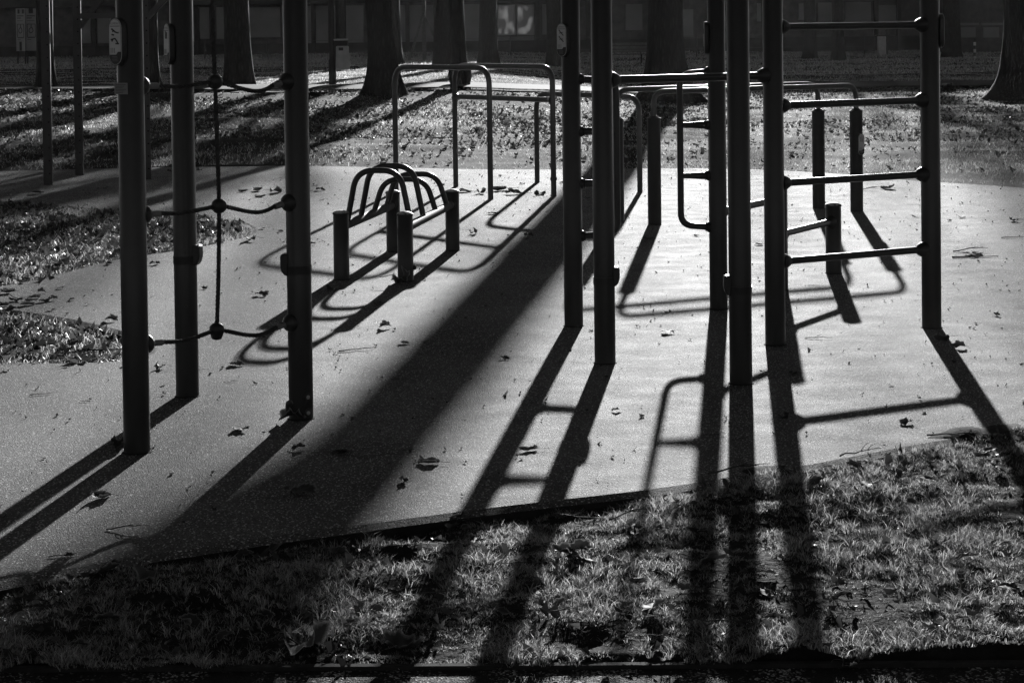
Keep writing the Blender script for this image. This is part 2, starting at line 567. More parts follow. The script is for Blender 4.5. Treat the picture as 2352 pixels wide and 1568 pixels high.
def in_poly(px, py, poly):
    ins = np.zeros(px.shape, bool)
    x0, y0 = poly[-1]
    for x1, y1 in poly:
        c = ((y1 > py) != (y0 > py))
        if y1 != y0:
            ins ^= c & (px < (x0 - x1) * (py - y1) / (y0 - y1 + 1e-12) + x1)
        x0, y0 = x1, y1
    return ins

def poly_offset(poly, d):
    n = len(poly)
    area = 0.5 * sum(poly[i][0] * poly[(i + 1) % n][1] - poly[(i + 1) % n][0] * poly[i][1] for i in range(n))
    sgn = 1 if area > 0 else -1
    out = []
    for i in range(n):
        t = poly[(i + 1) % n] - poly[i - 1]
        t = t / (np.linalg.norm(t) + 1e-9)
        out.append(poly[i] + sgn * d * np.array((-t[1], t[0])))
    return np.array(out)

def make_pad():
    inner = poly_offset(pad, 0.045)
    n = len(pad)
    bm = bmesh.new()
    a = [bm.verts.new((p[0], p[1], 0.0)) for p in inner]
    b = [bm.verts.new((p[0], p[1], -0.012)) for p in pad]
    c = [bm.verts.new((p[0], p[1], -0.12)) for p in pad]
    bm.faces.new(a)
    for i in range(n):
        j = (i + 1) % n
        bm.faces.new((a[j], a[i], b[i], b[j])); bm.faces.new((b[j], b[i], c[i], c[j])).material_index = 1
    bmesh.ops.recalc_face_normals(bm, faces=bm.faces)
    for f in bm.faces:
        if abs(f.normal.z) > 0.9 and f.normal.z < 0: f.normal_flip()
    bmesh.ops.triangulate(bm, faces=[f for f in bm.faces if len(f.verts) > 4])
    me = bpy.data.meshes.new("rubber_surface"); bm.to_mesh(me); bm.free()
    me.materials.append(M_PAD); me.materials.append(M_PADSIDE)
    o = bpy.data.objects.new("rubber_surface", me); col.objects.link(o)
    tag(o, "pale frosted rubber safety surface under the exercise equipment", kind="structure")
make_pad()

# foreground asphalt path: everything nearer than this line
E0, E1 = G(-200, 1502), G(2560, 1486)
def edge_y(x):
    return E0.y + (E1.y - E0.y) * (x - E0.x) / (E1.x - E0.x)
def sstep(t):
    t = np.clip(t, 0, 1)
    return t * t * (3 - 2 * t)
def bank(x, y):
    """the lawn rises gently to the left behind the pad and levels out past the path"""
    w = sstep((4.5 - x) / 6.0)
    return w * 0.036 * np.clip(y - 21.8, 0, 13.5) * (1 - 0.6 * sstep((y - 55) / 35))
def lawn_height(x, y):
    near = np.clip((9.5 - y) / 1.5, 0, 1)                       # the strip before the pad
    z = -0.020 + near * (0.016 - 0.030 * sstep((1.0 - x) / 1.3))
    z = z + near * (0.05 * fbm(x * 1.3 + 5, y * 2.2 + 3, 4) + 0.065 * fbm(x * 5.5 + 2, y * 6.5, 3))
    mid = (1 - near) * np.clip((60 - y) / 10, 0, 1)
    z = z + mid * 0.06 * fbm(x * 0.9, y * 0.9, 4)
    far = np.clip((y - 20.3) / 3, 0, 1) * np.clip((300 - y) / 100, 0, 1) * np.clip(np.abs(y - (36.5 + 0.5 * np.clip(x, -12, 14))) / 7, 0.05, 1)
    z = z + far * (0.16 * fbm(x * 0.10 + 9, y * 0.30 + 2, 3) + 0.10 * fbm(x * 0.6, y * 1.1, 3))
    return z + bank(x, y)
def Gt(x, y):
    """ground point on the lawn's own relief"""
    d = ray(x, y)
    p = G(x, y) if d.z < 0 else CAM + d * 100
    t = p.y / d.y
    for _ in range(40):
        p = CAM + d * t
        h = float(bank(np.array([p.x]), np.array([p.y]))[0])
        t += 0.5 * ((h - CAMH) / d.z - t)
    p = CAM + d * t
    p.z = float(lawn_height(np.array([p.x]), np.array([p.y]))[0])
    return p
# far park path between two lines
_fa = [Gt(x, y) for x, y in ((-300, 202), (0, 200.5), (470, 198), (800, 198), (1176, 196), (1700, 191.5), (2352, 186.5), (2700, 184))]
_fb = [Gt(x, y) for x, y in ((-300, 208), (0, 207.5), (470, 209), (800, 209), (1176, 207.5), (1700, 203), (2352, 198), (2700, 196))]
def path_far(x):
    return np.interp(x, [p.x for p in _fa], [p.y for p in _fa])
def path_near(x):
    return np.interp(x, [p.x for p in _fb], [p.y for p in _fb])

def flat_paths(x, y, z):
    d1 = np.minimum(y - path_near(x), path_far(x) - y)     # >0 on the far path
    z = np.where(d1 > -0.25, np.minimum(z, bank(x, y) - 0.10), z)
    z = np.where(y < edge_y(x) + 0.03, -0.14, z)
    return z

def make_lawn():
    ys = np.concatenate([[-60, -20, -5, 2, 3.5], np.arange(4.2, 9.5, 0.04), np.arange(9.5, 24, 0.1), np.arange(24, 62, 0.2),
                         62 + np.cumsum(0.5 * 1.18 ** np.arange(36))])
    h = np.concatenate([np.arange(0, 4, 0.06), np.arange(4, 10, 0.15), np.arange(10, 26, 0.4), 26 + np.cumsum(0.8 * 1.25 ** np.arange(26))])
    xs = np.concatenate([-h[:0:-1], h])
    X, Y = np.meshgrid(xs, ys)
    Z = flat_paths(X, Y, lawn_height(X, Y))
    shr = poly_offset(pad, 0.12)
    Z = np.where(in_poly(X.ravel(), Y.ravel(), shr).reshape(X.shape), -0.16, Z)
    nx, ny = len(xs), len(ys)
    V = np.stack([X, Y, Z], -1).reshape(-1, 3)
    i = np.arange((nx) * (ny)).reshape(ny, nx)
    F = np.stack([i[:-1, :-1], i[:-1, 1:], i[1:, 1:], i[1:, :-1]], -1).reshape(-1, 4)
    o = bulk_mesh("lawn", V, F, M_SOIL)
    o.data.polygons.foreach_set("use_smooth", [True] * len(o.data.polygons))
    tag(o, "lawn ground with bare soil between the frosted grass", kind="structure")
make_lawn()

mb = MB()
xs = [-30, -8, -4, -2, 0, 2, 4, 8, 30]
for k in range(len(xs) - 1):
    i0 = len(mb.v)
    for x in (xs[k], xs[k + 1]):
        mb.v += [(x, -20, -0.046), (x, edge_y(x) - 0.012, -0.046)]
    mb.f.append((i0, i0 + 2, i0 + 3, i0 + 1))
tag(mb.build("asphalt_path", M_ASPH, smooth=False), "dark frosted asphalt footpath along the lawn edge", kind="structure")
mb = MB()
mb.bar((-30, edge_y(-30), -0.080), (30, edge_y(30), -0.080), 0.022, 0.09)
tag(mb.build("edging_strip", M_EDGE, smooth=False), "thin dark edging strip between lawn and asphalt path", kind="structure")
mb = MB()
pxs = np.linspace(-60, 60, 121)
for x in pxs:
    for k in range(5):
        yy = path_near(x) + (path_far(x) - path_near(x)) * k / 4
        mb.v.append((float(x), float(yy), float(bank(np.array([x]), np.array([yy]))[0]) + 0.035))
for i in range(len(pxs) - 1):
    for k in range(4):
        mb.f.append((5 * i + k, 5 * i + 5 + k, 5 * i + 6 + k, 5 * i + k + 1))
tag(mb.build("path", M_FPATH, smooth=False), "pale straight footpath crossing the park before the trees", kind="structure")

# ------------------------------------------------------------------ grass and litter (uncountable)
def blades(name, x, y, z, L, W, lean, mat, seg=2, label="", ld=None):
    """bent tapering blades, one ribbon each"""
    n = len(x)
    th = rng.random(n) * 2 * math.pi
    if ld is None: ld = rng.random(n) * 2 * math.pi
    u = np.stack([np.cos(th), np.sin(th), np.zeros(n)], -1)
    ln = np.stack([np.cos(ld), np.sin(ld), np.zeros(n)], -1)
    base = np.stack([x, y, z], -1)
    V = np.zeros((n, 2 * seg + 1, 3))
    for s in range(seg):
        t = s / seg
        c = base + ln * (lean * L * t * t)[:, None]; c[:, 2] += L * t * (1 - 0.45 * lean * t)
        w = (W * (1 - 0.5 * t))[:, None] / 2
        V[:, 2 * s] = c - u * w; V[:, 2 * s + 1] = c + u * w
    c = base + ln * (lean * L)[:, None]; c[:, 2] += L * (1 - 0.45 * lean)
    V[:, 2 * seg] = c
    o = np.arange(n)[:, None] * (2 * seg + 1)
    tris = []
    for s in range(seg - 1):
        a = 2 * s
        tris += [o + np.array([a, a + 1, a + 3]), o + np.array([a, a + 3, a + 2])]
    a = 2 * (seg - 1)
    tris.append(o + np.array([a, a + 1, a + 2]))
    F = np.concatenate(tris, 0)
    ob = bulk_mesh(name, V.reshape(-1, 3), F, mat, "stuff")
    tag(ob, label)
    return ob

def scatter(n, x0, x1, y0, y1):
    return x0 + rng.random(n) * (x1 - x0), y0 + rng.random(n) * (y1 - y0)

# near lawn strip
def ragged(x, y, amp, f):
    """inside the pad, with a wandering edge so grass creeps over it"""
    return in_poly(x + amp * 2 * fbm(x * f, y * f + 9, 3), y + amp * 2 * fbm(x * f + 50, y * f, 3) , pad)
cx, cy = scatter(95000, -3.0, 3.2, 4.75, 9.2)
ok = (~ragged(cx, cy, 0.05, 6)) & (cy > edge_y(cx) - 0.03 + 0.10 * fbm(cx * 5, cy * 0 + 2.2, 4)) & (np.abs(cx) < cy * 0.30 + 0.15)
dens = fbm(cx * 3.1, cy * 3.1, 4)
ok &= rng.random(len(cx)) < np.clip(0.72 + 2.6 * dens, 0.28, 1)
cx, cy = cx[ok], cy[ok]
nb = 16
rad = 0.004 + 0.016 * rng.random(len(cx))
th = rng.random((len(cx), nb)) * 2 * math.pi
rr = np.sqrt(rng.random((len(cx), nb))) * rad[:, None]
x = (cx[:, None] + rr * np.cos(th)).ravel(); y = (cy[:, None] + rr * np.sin(th)).ravel()
tall = (0.35 + 1.25 * rng.random(len(cx)) ** 1.5) * np.clip(1 + 3.0 * fbm(cx * 4 + 40, cy * 4, 3), 0.4, 1.8)
L = np.clip(0.023 * np.repeat(tall, nb) * (0.45 + 0.9 * rng.random(len(x))), 0.006, 0.055)
ld = th.ravel() + rng.normal(0, 0.7, len(x))
blades("grass", x, y, lawn_height(x, y) - 0.004, L, 0.0012 + 0.0017 * rng.random(len(x)), np.clip(0.15 + 0.55 * (rr / rad[:, None]).ravel() + 0.3 * rng.random(len(x)), 0, 1.1), M_GRASS, 2,
       "short frosted grass on the lawn strip before the rubber surface", ld)
# grass tongues reaching into the pad from the left
x, y = scatter(200000, -6.2, -1.0, 8.0, 18.0)
ok = (~ragged(x, y, 0.14, 2.5)) & (np.abs(x) < y * 0.30 + 0.2) & (rng.random(len(x)) < np.clip(0.6 + 2.4 * fbm(x * 2, y * 2, 4), 0.1, 1))
x, y = x[ok], y[ok]
L = np.clip((0.045 + 0.06 * fbm(x * 2 + 3, y * 2, 3)) * (0.5 + rng.random(len(x))), 0.012, 0.10)
blades("grass", x, y, lawn_height(x, y) - 0.004, L, 0.003 + 0.004 * rng.random(len(x)), 0.25 + 0.8 * rng.random(len(x)), M_GRASS, 2,
       "frosted grass tongues reaching into the rubber surface beside the square posts")
# far lawn
x, y = scatter(620000, -17, 17, 18.5, 62)
keep = (np.abs(x) < y * 0.295 + 0.5) & (~in_poly(x, y, pad)) & (rng.random(len(x)) < np.clip(1.5 - y / 60, 0.35, 1))
keep &= (y < path_near(x) - 0.1) | (y > path_far(x) + 0.05)
keep &= rng.random(len(x)) < np.clip(0.66 + 2.4 * fbm(x * 1.1, y * 1.6, 4), 0.06, 1)
thin_band = np.exp(-((y - 25.2 - 1.6 * fbm(x * 0.15, y * 0 + 3.3, 2)) / 0.75) ** 2) * sstep((x + 6) / 2) * sstep((8 - x) / 2)     # a strip of thinner turf
keep &= rng.random(len(x)) < 1 - 0.82 * thin_band
x, y = x[keep], y[keep]
L = np.clip((0.045 + 0.07 * fbm(x * 0.8 + 7, y * 0.8, 3)) * (0.5 + rng.random(len(x))), 0.015, 0.11) * np.clip(np.abs(y - path_near(x)) / 4, 0.3, 1)
blades("grass", x, y, lawn_height(x, y) - 0.006, L, (0.004 + 0.006 * rng.random(len(x))) * (y / 25), 0.3 + 0.8 * rng.random(len(x)), M_FARGRASS, 2,
       "frosted lawn grass between the rubber surface and the trees")
# grass beyond 62 m
x, y = scatter(150000, -36, 36, 58, 104)
keep = (np.abs(x) < y * 0.30 + 1)
x, y = x[keep], y[keep]
blades("grass", x, y, lawn_height(x, y) - 0.01, 0.05 + 0.09 * rng.random(len(x)), 0.03 + 0.03 * rng.random(len(x)), 0.3 + 0.8 * rng.random(len(x)), M_FARGRASS, 2,
       "shaded lawn grass before the building")

def litter(name, x, y, z, S, mat, label):
    """small curled leaf scraps, uncountable"""
    n = len(x)
    th = rng.random(n) * 2 * math.pi
    tilt = (rng.random(n) - 0.5) * 1.6
    u = np.stack([np.cos(th), np.sin(th), np.sin(tilt) * 0.6], -1)
    v = np.stack([-np.sin(th) * np.cos(tilt), np.cos(th) * np.cos(tilt), np.abs(np.sin(tilt)) + 0.1], -1)
    c = np.stack([x, y, z], -1)
    V = np.zeros((n, 6, 3))
    curl = (0.15 + 0.45 * rng.random(n))[:, None] * np.array([0, 0, 1])
    asp = (0.45 + 0.5 * rng.random(n))[:, None]
    Sx = S[:, None]
    for k, (a, b, h) in enumerate(((-1, 0, 1.0), (-0.35, -0.6, 0.1), (-0.3, 0.7, 0.35), (0.35, -0.7, 0.2), (0.4, 0.55, 0.0), (1, 0.1, 0.9))):
        ja = a + 0.3 * (rng.random((n, 1)) - 0.5); jb = b + 0.3 * (rng.random((n, 1)) - 0.5)
        V[:, k] = c + u * Sx * ja * 0.5 + v * Sx * asp * jb * 0.5 + curl * Sx * h
    o = np.arange(n)[:, None] * 6
    F = np.concatenate([o + np.array(t) for t in ((0, 1, 2), (1, 3, 4), (1, 4, 2), (3, 5, 4))], 0)
    ob = bulk_mesh(name, V.reshape(-1, 3), F, mat, "stuff")
    tag(ob, label)

x, y = scatter(140000, -15, 15, 19, 46)
keep = (np.abs(x) < y * 0.295 + 0.5) & (~in_poly(x, y, pad)) & (y < path_near(x) - 0.05)
keep &= rng.random(len(x)) < np.clip(0.30 + 2.2 * fbm(x * 0.35 + 3, y * 0.5, 3), 0.03, 0.9) * np.clip((y - 22.0) / 3, 0.12, 1)
x, y = x[keep], y[keep]
litter("leaf_litter", x, y, lawn_height(x, y) + 0.012, 0.025 + 0.075 * rng.random(len(x)), M_LITTER, "fallen leaves strewn over the far lawn")
x, y = scatter(8500, -6.2, -1.0, 8.0, 18.0)
keep = (~ragged(x, y, 0.3, 1.5)) & (np.abs(x) < y * 0.30 + 0.2)
x, y = x[keep], y[keep]
litter("leaf_litter", x, y, np.maximum(lawn_height(x, y) + 0.014, 0.004), 0.025 + 0.07 * rng.random(len(x)), M_LITTER, "fallen leaves caught in the grass tongues")
x, y = scatter(7000, -3.0, 3.2, 4.75, 9.2)
keep = (~ragged(x, y, 0.08, 5)) & (y > edge_y(x)) & (np.abs(x) < y * 0.30 + 0.15)
x, y = x[keep], y[keep]
litter("leaf_litter", x, y, lawn_height(x, y) + 0.012, 0.008 + 0.045 * rng.random(len(x)) ** 2, M_LITTER, "leaf scraps and bark bits caught in the lawn strip's grass")
# crumbs on the pad
x, y = scatter(5200, -6, 6, 6, 21)
keep = in_poly(x, y, poly_offset(pad, 0.1)) & (np.abs(x) < y * 0.30 + 0.2)
x, y = x[keep], y[keep]
litter("debris", x, y, np.full(len(x), 0.003), 0.006 + 0.022 * rng.random(len(x)) ** 2, M_LITTER, "small crumbs of leaf and bark on the rubber surface")

# ------------------------------------------------------------------ equipment helpers
PR = 0.0515
def add_post(parent, base, h, r=PR, mat=None, cap=True, name="post"):
    mb = MB()
    prof = [(-0.05, r), (h - 0.006, r), (h, r - 0.004)]
    mb.lathe(base, (0, 0, 1), prof, 36)
    p = mb.build(name, mat or M_POST, parent)
    if cap:
        MB().lathe(base + Vector((0, 0, h)), (0, 0, 1), [(0.0, r + 0.003), (0.010, r + 0.003), (0.017, r - 0.006), (0.024, r * 0.55), (0.027, 0.004)], 30).build("cap", M_CAP, p)
    # dark joint ring where the post enters the surface
    MB().lathe(base + Vector((0, 0, -0.01)), (0, 0, 1), [(0, r + 0.007), (0.0115, r + 0.007), (0.0135, r + 0.002), (0.016, r - 0.004)], 28).build("foot_ring", M_PADSIDE, p)
    return p

def shoe(parent, base, h, direction, L=0.045, r0=0.042, r1=0.021, r=PR, name="rubber_clamp"):
    """black rubber clamp where a bar or rope meets a post"""
    d = Vector(direction); d.z = 0; d.normalize()
    c = base + Vector((0, 0, h)) + d * (r - 0.012)
    prof = [(0, r0 * 0.98), (0.012, r0), (0.02, r0 * 0.96), (0.012 + L * 0.55, r0 * 0.80), (0.012 + L * 0.85, r1 * 1.2), (0.012 + L, r1)]
    return MB().lathe(c, d, prof, 22).build(name, M_RUBBER, parent)

def stadium(w, h, n=9):
    r = w / 2
    pts = []
    for k in range(n + 1):
        a = math.pi * k / n
        pts.append((r * math.cos(a), h / 2 - r + r * math.sin(a)))
    for k in range(n + 1):
        a = math.pi + math.pi * k / n
        pts.append((r * math.cos(a), -h / 2 + r + r * math.sin(a)))
    return pts

def text_mesh(body, size, origin, ux, uy, un, name, mat, parent, thick=0.0004):
    cu = bpy.data.curves.new("lettering", 'FONT')
    cu.body = body; cu.size = size; cu.align_x = 'CENTER'; cu.align_y = 'CENTER'; cu.resolution_u = 2
    tmp = bpy.data.objects.new("tmp_text", cu); col.objects.link(tmp)
    dg = bpy.context.evaluated_depsgraph_get()
    me = bpy.data.meshes.new_from_object(tmp.evaluated_get(dg))
    bpy.data.objects.remove(tmp)
    mt = Matrix((ux, uy, un)).transposed().to_4x4()
    mt.translation = Vector(origin)
    me.transform(mt)
    off = Vector((0, 0, 0)); q = parent
    while q is not None:
        off += q.location; q = q.parent
    me.transform(Matrix.Translation(-off))
    me.name = name; me.materials.clear(); me.materials.append(mat)
    o = bpy.data.objects.new(name, me); col.objects.link(o); o.parent = parent
    return o

POSES = {
    "sit": [[(-.30, .28), (-.12, .20), (.02, .02), (.34, -.10), (.46, -.08)], [(-.12, .20), (-.26, .05)], [(-.36, -.30), (-.1, -.36)]],
    "arch": [[(-.38, .10), (-.20, .26), (.02, .30), (.18, .05), (.36, -.30)], [(-.20, .26), (-.36, -.05)], [(.1, -.34), (.46, -.34)]],
    "hang": [[(-.16, .45), (-.16, .10), (-.20, -.20), (-.14, -.45)], [(.16, .45), (.18, .10), (.14, -.20), (.20, -.45)]],
    "lean": [[(-.28, .40), (-.10, .15), (.10, -.12), (.34, -.42)], [(-.10, .15), (-.24, -.05)], [(.02, .02), (.2, .08)]],
}
def sign(parent, base, h, az, poses, w=0.078, hh=0.185, standoff=0.012):
    """capsule shaped instruction plate on a post; az = degrees to the right of the side facing the camera"""
    a = R(az)
    un = Vector((math.sin(a), -math.cos(a), 0))           # outward normal
    ux = Vector((math.cos(a), math.sin(a), 0))
    uy = Vector((0, 0, 1))
    c = base + Vector((0, 0, h)) + un * (PR - 0.006)
    mb = MB(); mb.prism(stadium(w, hh), c, ux, uy, un, standoff + 0.010)
    s = mb.build("instruction_sign", M_RUBBER, parent, bevel=0.003)
    f = c + un * (standoff + 0.0112)
    MB().prism(stadium(w - 0.007, hh - 0.007), f, ux, uy, un, 0.0012).build("frame_line", M_SIGNW, s, smooth=False)
    f2 = f + un * 0.0013
    MB().prism(stadium(w - 0.0105, hh - 0.0105), f2, ux, uy, un, 0.0006).build("border", M_SIGNK, s, smooth=False)
    # white upper field and dark lower field with a step on the right
    f3 = f2 + un * 0.0007
    r = (w - 0.013) / 2; top = hh / 2 - 0.0065; low = -hh * 0.27
    up = [(r * math.cos(math.pi * k / 10), top - r + r * math.sin(math.pi * k / 10)) for k in range(11)]
    up += [(-r, low), (r * 0.15, low), (r * 0.45, low + hh * 0.06), (r, low + hh * 0.06)]
    MB().prism(up, f3, ux, uy, un, 0.0005).build("printed_face", M_SIGNW, s, smooth=False)
    f4 = f3 + un * 0.0007
    text_mesh("KOMPAN", w * 0.155, f4 + uy * (hh * 0.375) - ux * (w * 0.04), ux, uy, un, "lettering", M_SIGNK, s)
    MB().prism([(-w * .36, hh * .315), (w * .36, hh * .315), (w * .36, hh * .328), (-w * .36, hh * .328)], f4, ux, uy, un, 0.0004).build("rule", M_SIGNK, s, smooth=False)
    yy = hh * 0.20
    for ps in poses:
        mb = MB()
        for stroke in POSES[ps]:
            mb.tube([f4 + ux * (x * w * 0.62) + uy * (yy + y * hh * 0.17) for x, y in stroke], w * 0.036, 6)
        hx, hy = POSES[ps][0][0]
        mb.lathe(f4 + ux * (hx * w * .62 - w * .02) + uy * (yy + hy * hh * .17 + hh * .012), un, [(0, w * .05), (0.002, w * .04)], 10)
        mb.build("pictogram", M_SIGNK, s)
        yy -= hh * 0.185
    mb = MB()
    for k in range(3):
        mb.tube([f4 + ux * (w * (-.30 + .13 * k)) + uy * (-hh * .13), f4 + ux * (w * (-.30 + .13 * k)) + uy * (-hh * .24)], w * 0.022, 5)
    mb.build("pictogram", M_SIGNG, s)
    mb = MB()
    for k in range(4):
        mb.box(f2 + un * 0.001 + ux * (-w * .06 + w * .03 * (k % 2)) + uy * (-hh * (.31 + .03 * k)), w * .40, 0.0006, hh * .008, rot=a)
    mb.build("small_print", M_SIGNG, s, smooth=False)
    return s

def lobe(parent, base, h, az, L=0.024, hh=0.092):
    """half collar with a lobe sticking out to one side of a post"""
    a = R(az)
    un = Vector((math.sin(a), -math.cos(a), 0)); ux = Vector((math.cos(a), math.sin(a), 0)); uz = Vector((0, 0, 1))
    prof = [(PR - 0.02, hh / 2), (PR + L * .7, hh / 2), (PR + L, hh / 2 - 0.008), (PR + L, -hh * .05), (PR + L * .75, -hh * .32), (PR + L * .2, -hh * .5), (PR - 0.02, -hh * .5)]
    c = base + Vector((0, 0, h)) - ux * 0.027
    MB().prism(prof, c, un, uz, ux, 0.054).build("bracket", M_RUBBER, parent, bevel=0.005)
    MB().lathe(base + Vector((0, 0, h - hh * .42)), (0, 0, 1), [(0, PR + 0.0025), (0.036, PR + 0.0025)], 32).build("strap", M_POST, parent)

def twisted_rope(pts, r=0.0092, pitch=0.052):
    """three strand laid rope along a path"""
    pts = spline(pts, 10)
    L = sum((pts[i + 1] - pts[i]).length for i in range(len(pts) - 1))
    n = max(12, int(L / 0.0065))
    # resample evenly
    out, acc, i, seg = [], 0.0, 0, 0
    step = L / n
    cum = [0.0]
    for k in range(len(pts) - 1): cum.append(cum[-1] + (pts[k + 1] - pts[k]).length)
    j = 0
    for k in range(n + 1):
        s = min(step * k, L - 1e-6)
        while cum[j + 1] < s: j += 1
        out.append((pts[j].lerp(pts[j + 1], (s - cum[j]) / (cum[j + 1] - cum[j])), s))
    mb = MB()
    for st in range(3):
        path = []
        for k, (p, s) in enumerate(out):
            d = out[min(k + 1, n)][0] - out[max(k - 1, 0)][0]
            u, w = frame_of(d)
            ang = 2 * math.pi * (s / pitch) + st * 2.0944
            path.append(p + u * (math.cos(ang) * r * 0.5) + w * (math.sin(ang) * r * 0.5))
        mb.tube(path, r * 0.56, 6, cap=False)
    return mb

# ------------------------------------------------------------------ rope climbing frame (three posts)
P1, P2, P3 = G(315, 1037), G(431, 909), G(692, 960)
fr = empty("climbing_frame", P1, "round-post climbing frame with a hanging rope net, on the rubber surface", "climbing frame", "exercise frames with round posts")
H1 = 2.55
for P, ftop in ((P1, H1), (P2, H1), (P3, H1)):
    add_post(fr, P, ftop)
for a, b in ((P1, P3), (P1, P2)):
    d = (b - a).normalized()
    MB().tube([a + d * PR + Vector((0, 0, 2.42)), b - d * PR + Vector((0, 0, 2.42))], 0.019, 14).build("top_bar", M_TUBE, fr)
    shoe(fr, a, 2.42, d); shoe(fr, b, 2.42, -d)
d13 = (P3 - P1).normalized()
def net(x, y):
    return on_plane(x, y, P1, P3)
balls = [(494, 188), (503, 473), (498, 758)]
left = [(336, 197), (346, 491), (351, 787)]
right = [(656, 188), (661, 466), (668, 741)]
sag_l = [(415, 199), (420, 489), (425, 782)]
sag_r = [(590, 210), (592, 488), (590, 770)]
for i in range(3):
    a = P1 + Vector((0, 0, net(*left[i]).z)) + d13 * (PR + 0.01)
    b = P3 + Vector((0, 0, net(*right[i]).z)) - d13 * (PR + 0.01)
    bl = net(*balls[i])
    twisted_rope([a + d13 * 0.03, net(*sag_l[i]), bl - d13 * 0.01]).build("rope", M_ROPE, fr)
    twisted_rope([bl + d13 * 0.01, net(*sag_r[i]), b - d13 * 0.03]).build("rope", M_ROPE, fr)
    shoe(fr, P1, a.z, d13, L=0.032, r0=0.038, r1=0.012)
    shoe(fr, P3, b.z, -d13, L=0.032, r0=0.038, r1=0.012)
    da = (net(*sag_l[i]) - a).normalized(); db = (net(*sag_r[i]) - b).normalized()
    MB().tube([a + da * 0.012, a + da * 0.062], 0.0125, 14).build("ferrule", M_FERRULE, fr)
    MB().tube([b + db * 0.012, b + db * 0.062], 0.0125, 14).build("ferrule", M_FERRULE, fr)
    R0 = 0.031
    prof = [(-R0 * 0.98, R0 * .25), (-R0 * .85, R0 * .6), (-R0 * .5, R0 * .93), (0, R0 * 1.02), (R0 * .5, R0 * .93), (R0 * .85, R0 * .6), (R0 * .98, R0 * .25)]
    if i == 2:
        prof = [(-R0 * 1.25, R0 * .3), (-R0 * 1.15, R0 * .62), (-R0 * .5, R0 * .85), (0, R0 * .98), (R0 * .5, R0 * .93), (R0 * .85, R0 * .6), (R0 * .98, R0 * .25)]
    MB().lathe(bl, (0, 0, 1), prof, 22).build("rope_connector", M_RUBBER, fr)
vr = [net(486, -60), net(489, 60), net(494, 188), net(499, 330), net(503, 473), net(502, 620), net(498, 758)]
topz = 2.42
vr = [Vector((vr[0].x - 0.004, vr[0].y, topz))] + vr
twisted_rope(vr).build("rope", M_ROPE, fr)
sign(fr, P1, hgt(P1, 96, 268), -40, ["sit", "arch"], w=0.082)
sign(fr, P2, hgt(P2, 101, 380), -60, ["hang"])
# small plaque under the sign
a = R(-30); un = Vector((math.sin(a), -math.cos(a), 0)); ux = Vector((math.cos(a), math.sin(a), 0))
pc = P1 + Vector((0, 0, hgt(P1, 203, 280))) + un * (PR + 0.001)
pl = MB().prism([(-.033, -.022), (.033, -.022), (.033, .022), (-.033, .022)], pc, ux, Vector((0, 0, 1)), un, 0.003).build("plaque", M_SIGNG, fr, smooth=False)
mb = MB()
for k in range(6):
    mb.box(pc + un * 0.0036 + Vector((0, 0, 0.015 - 0.006 * k)) + ux * (-.004 * (k % 3)), .052 - .008 * (k % 3), 0.0006, 0.0016, rot=a)
mb.build("small_print", M_SIGNK, pl, smooth=False)
lobe(fr, P2, hgt(P2, 585, 440), 80)
lobe(fr, P3, hgt(P3, 607, 680), -95)
for yy in (907, 943):
    a = R(38); un = Vector((math.sin(a), -math.cos(a), 0))
    c = P3 + Vector((0, 0, hgt(P3, yy, 708))) + un * (PR - 0.004)
    w = MB().lathe(c, un, [(0, .019), (.006, .019), (.009, .015)], 20).build("bolt_washer", M_RUBBER, fr)
    MB().lathe(c + un * 0.0085, un, [(0, .0085), (.003, .0085), (.005, .006)], 16).build("bolt_cap", M_BOLT, w)
a = R(10); un = Vector((math.sin(a), -math.cos(a), 0))
MB().lathe(P2 + Vector((0, 0, hgt(P2, 700, 424))) + un * (PR - 0.003), un, [(0, .008), (.005, .007)], 14).build("bolt_cap", M_RUBBER, fr)

# ------------------------------------------------------------------ right hand exercise frame
A, B, C = G(1318, 748), G(1390, 833), G(1702, 880)
D, E, F = G(1781, 791), G(1651, 709), G(2140, 752)
Gp, S = G(1791, 666), G(1915, 627)
rf = empty("exercise_frame", D, "round-post exercise frame with ladder rungs, high bar and grab handles on the rubber surface", "exercise frame", "exercise frames with round posts")
for P in (A, B, C, D, E, F):
    add_post(rf, P, 2.75)
add_post(rf, Gp, hgt(Gp, 424, 1791))
add_post(rf, S, hgt(S, 474, 1915))
def rung(a, b, za, zb, r=0.0185, name="rung", mat=None, parent=None):
    p = parent or rf
    d = (b - a); d.z = 0; d.normalize()
    MB().tube([a + d * (PR - 0.01) + Vector((0, 0, za)), b - d * (PR - 0.01) + Vector((0, 0, zb))], r, 18).build(name, mat or M_TUBE, p)
    shoe(p, a, za, d); shoe(p, b, zb, -d)
for ya, yb in ((62, 58), (240, 233), (417, 404), (597, 576)):
    z = (hgt(D, ya, 1800) + hgt(F, yb, 2115)) / 2
    rung(D, F, z, z)
zr = hgt(F, 58, 2115)
for k in (1, 2):
    rung(D, F, zr + 0.4 * k, zr + 0.4 * k)
zb = (hgt(B, 183, 1410) + hgt(D, 175, 1750)) / 2
rung(B, D, zb, zb, r=0.02, name="high_bar")
for a, b in ((A, B), (C, D), (A, E)):
    rung(a, b, 2.62, 2.62, r=0.02, name="top_bar")
zlow = (hgt(S, 508, 1905))
rung(S, Gp, zlow, zlow, r=0.021, name="low_bar")
zmid = at_depth(1740, 469, (Gp.lerp(E, 0.4)).y).z
rung(E, Gp, zmid, zmid, r=0.021, name="low_bar")
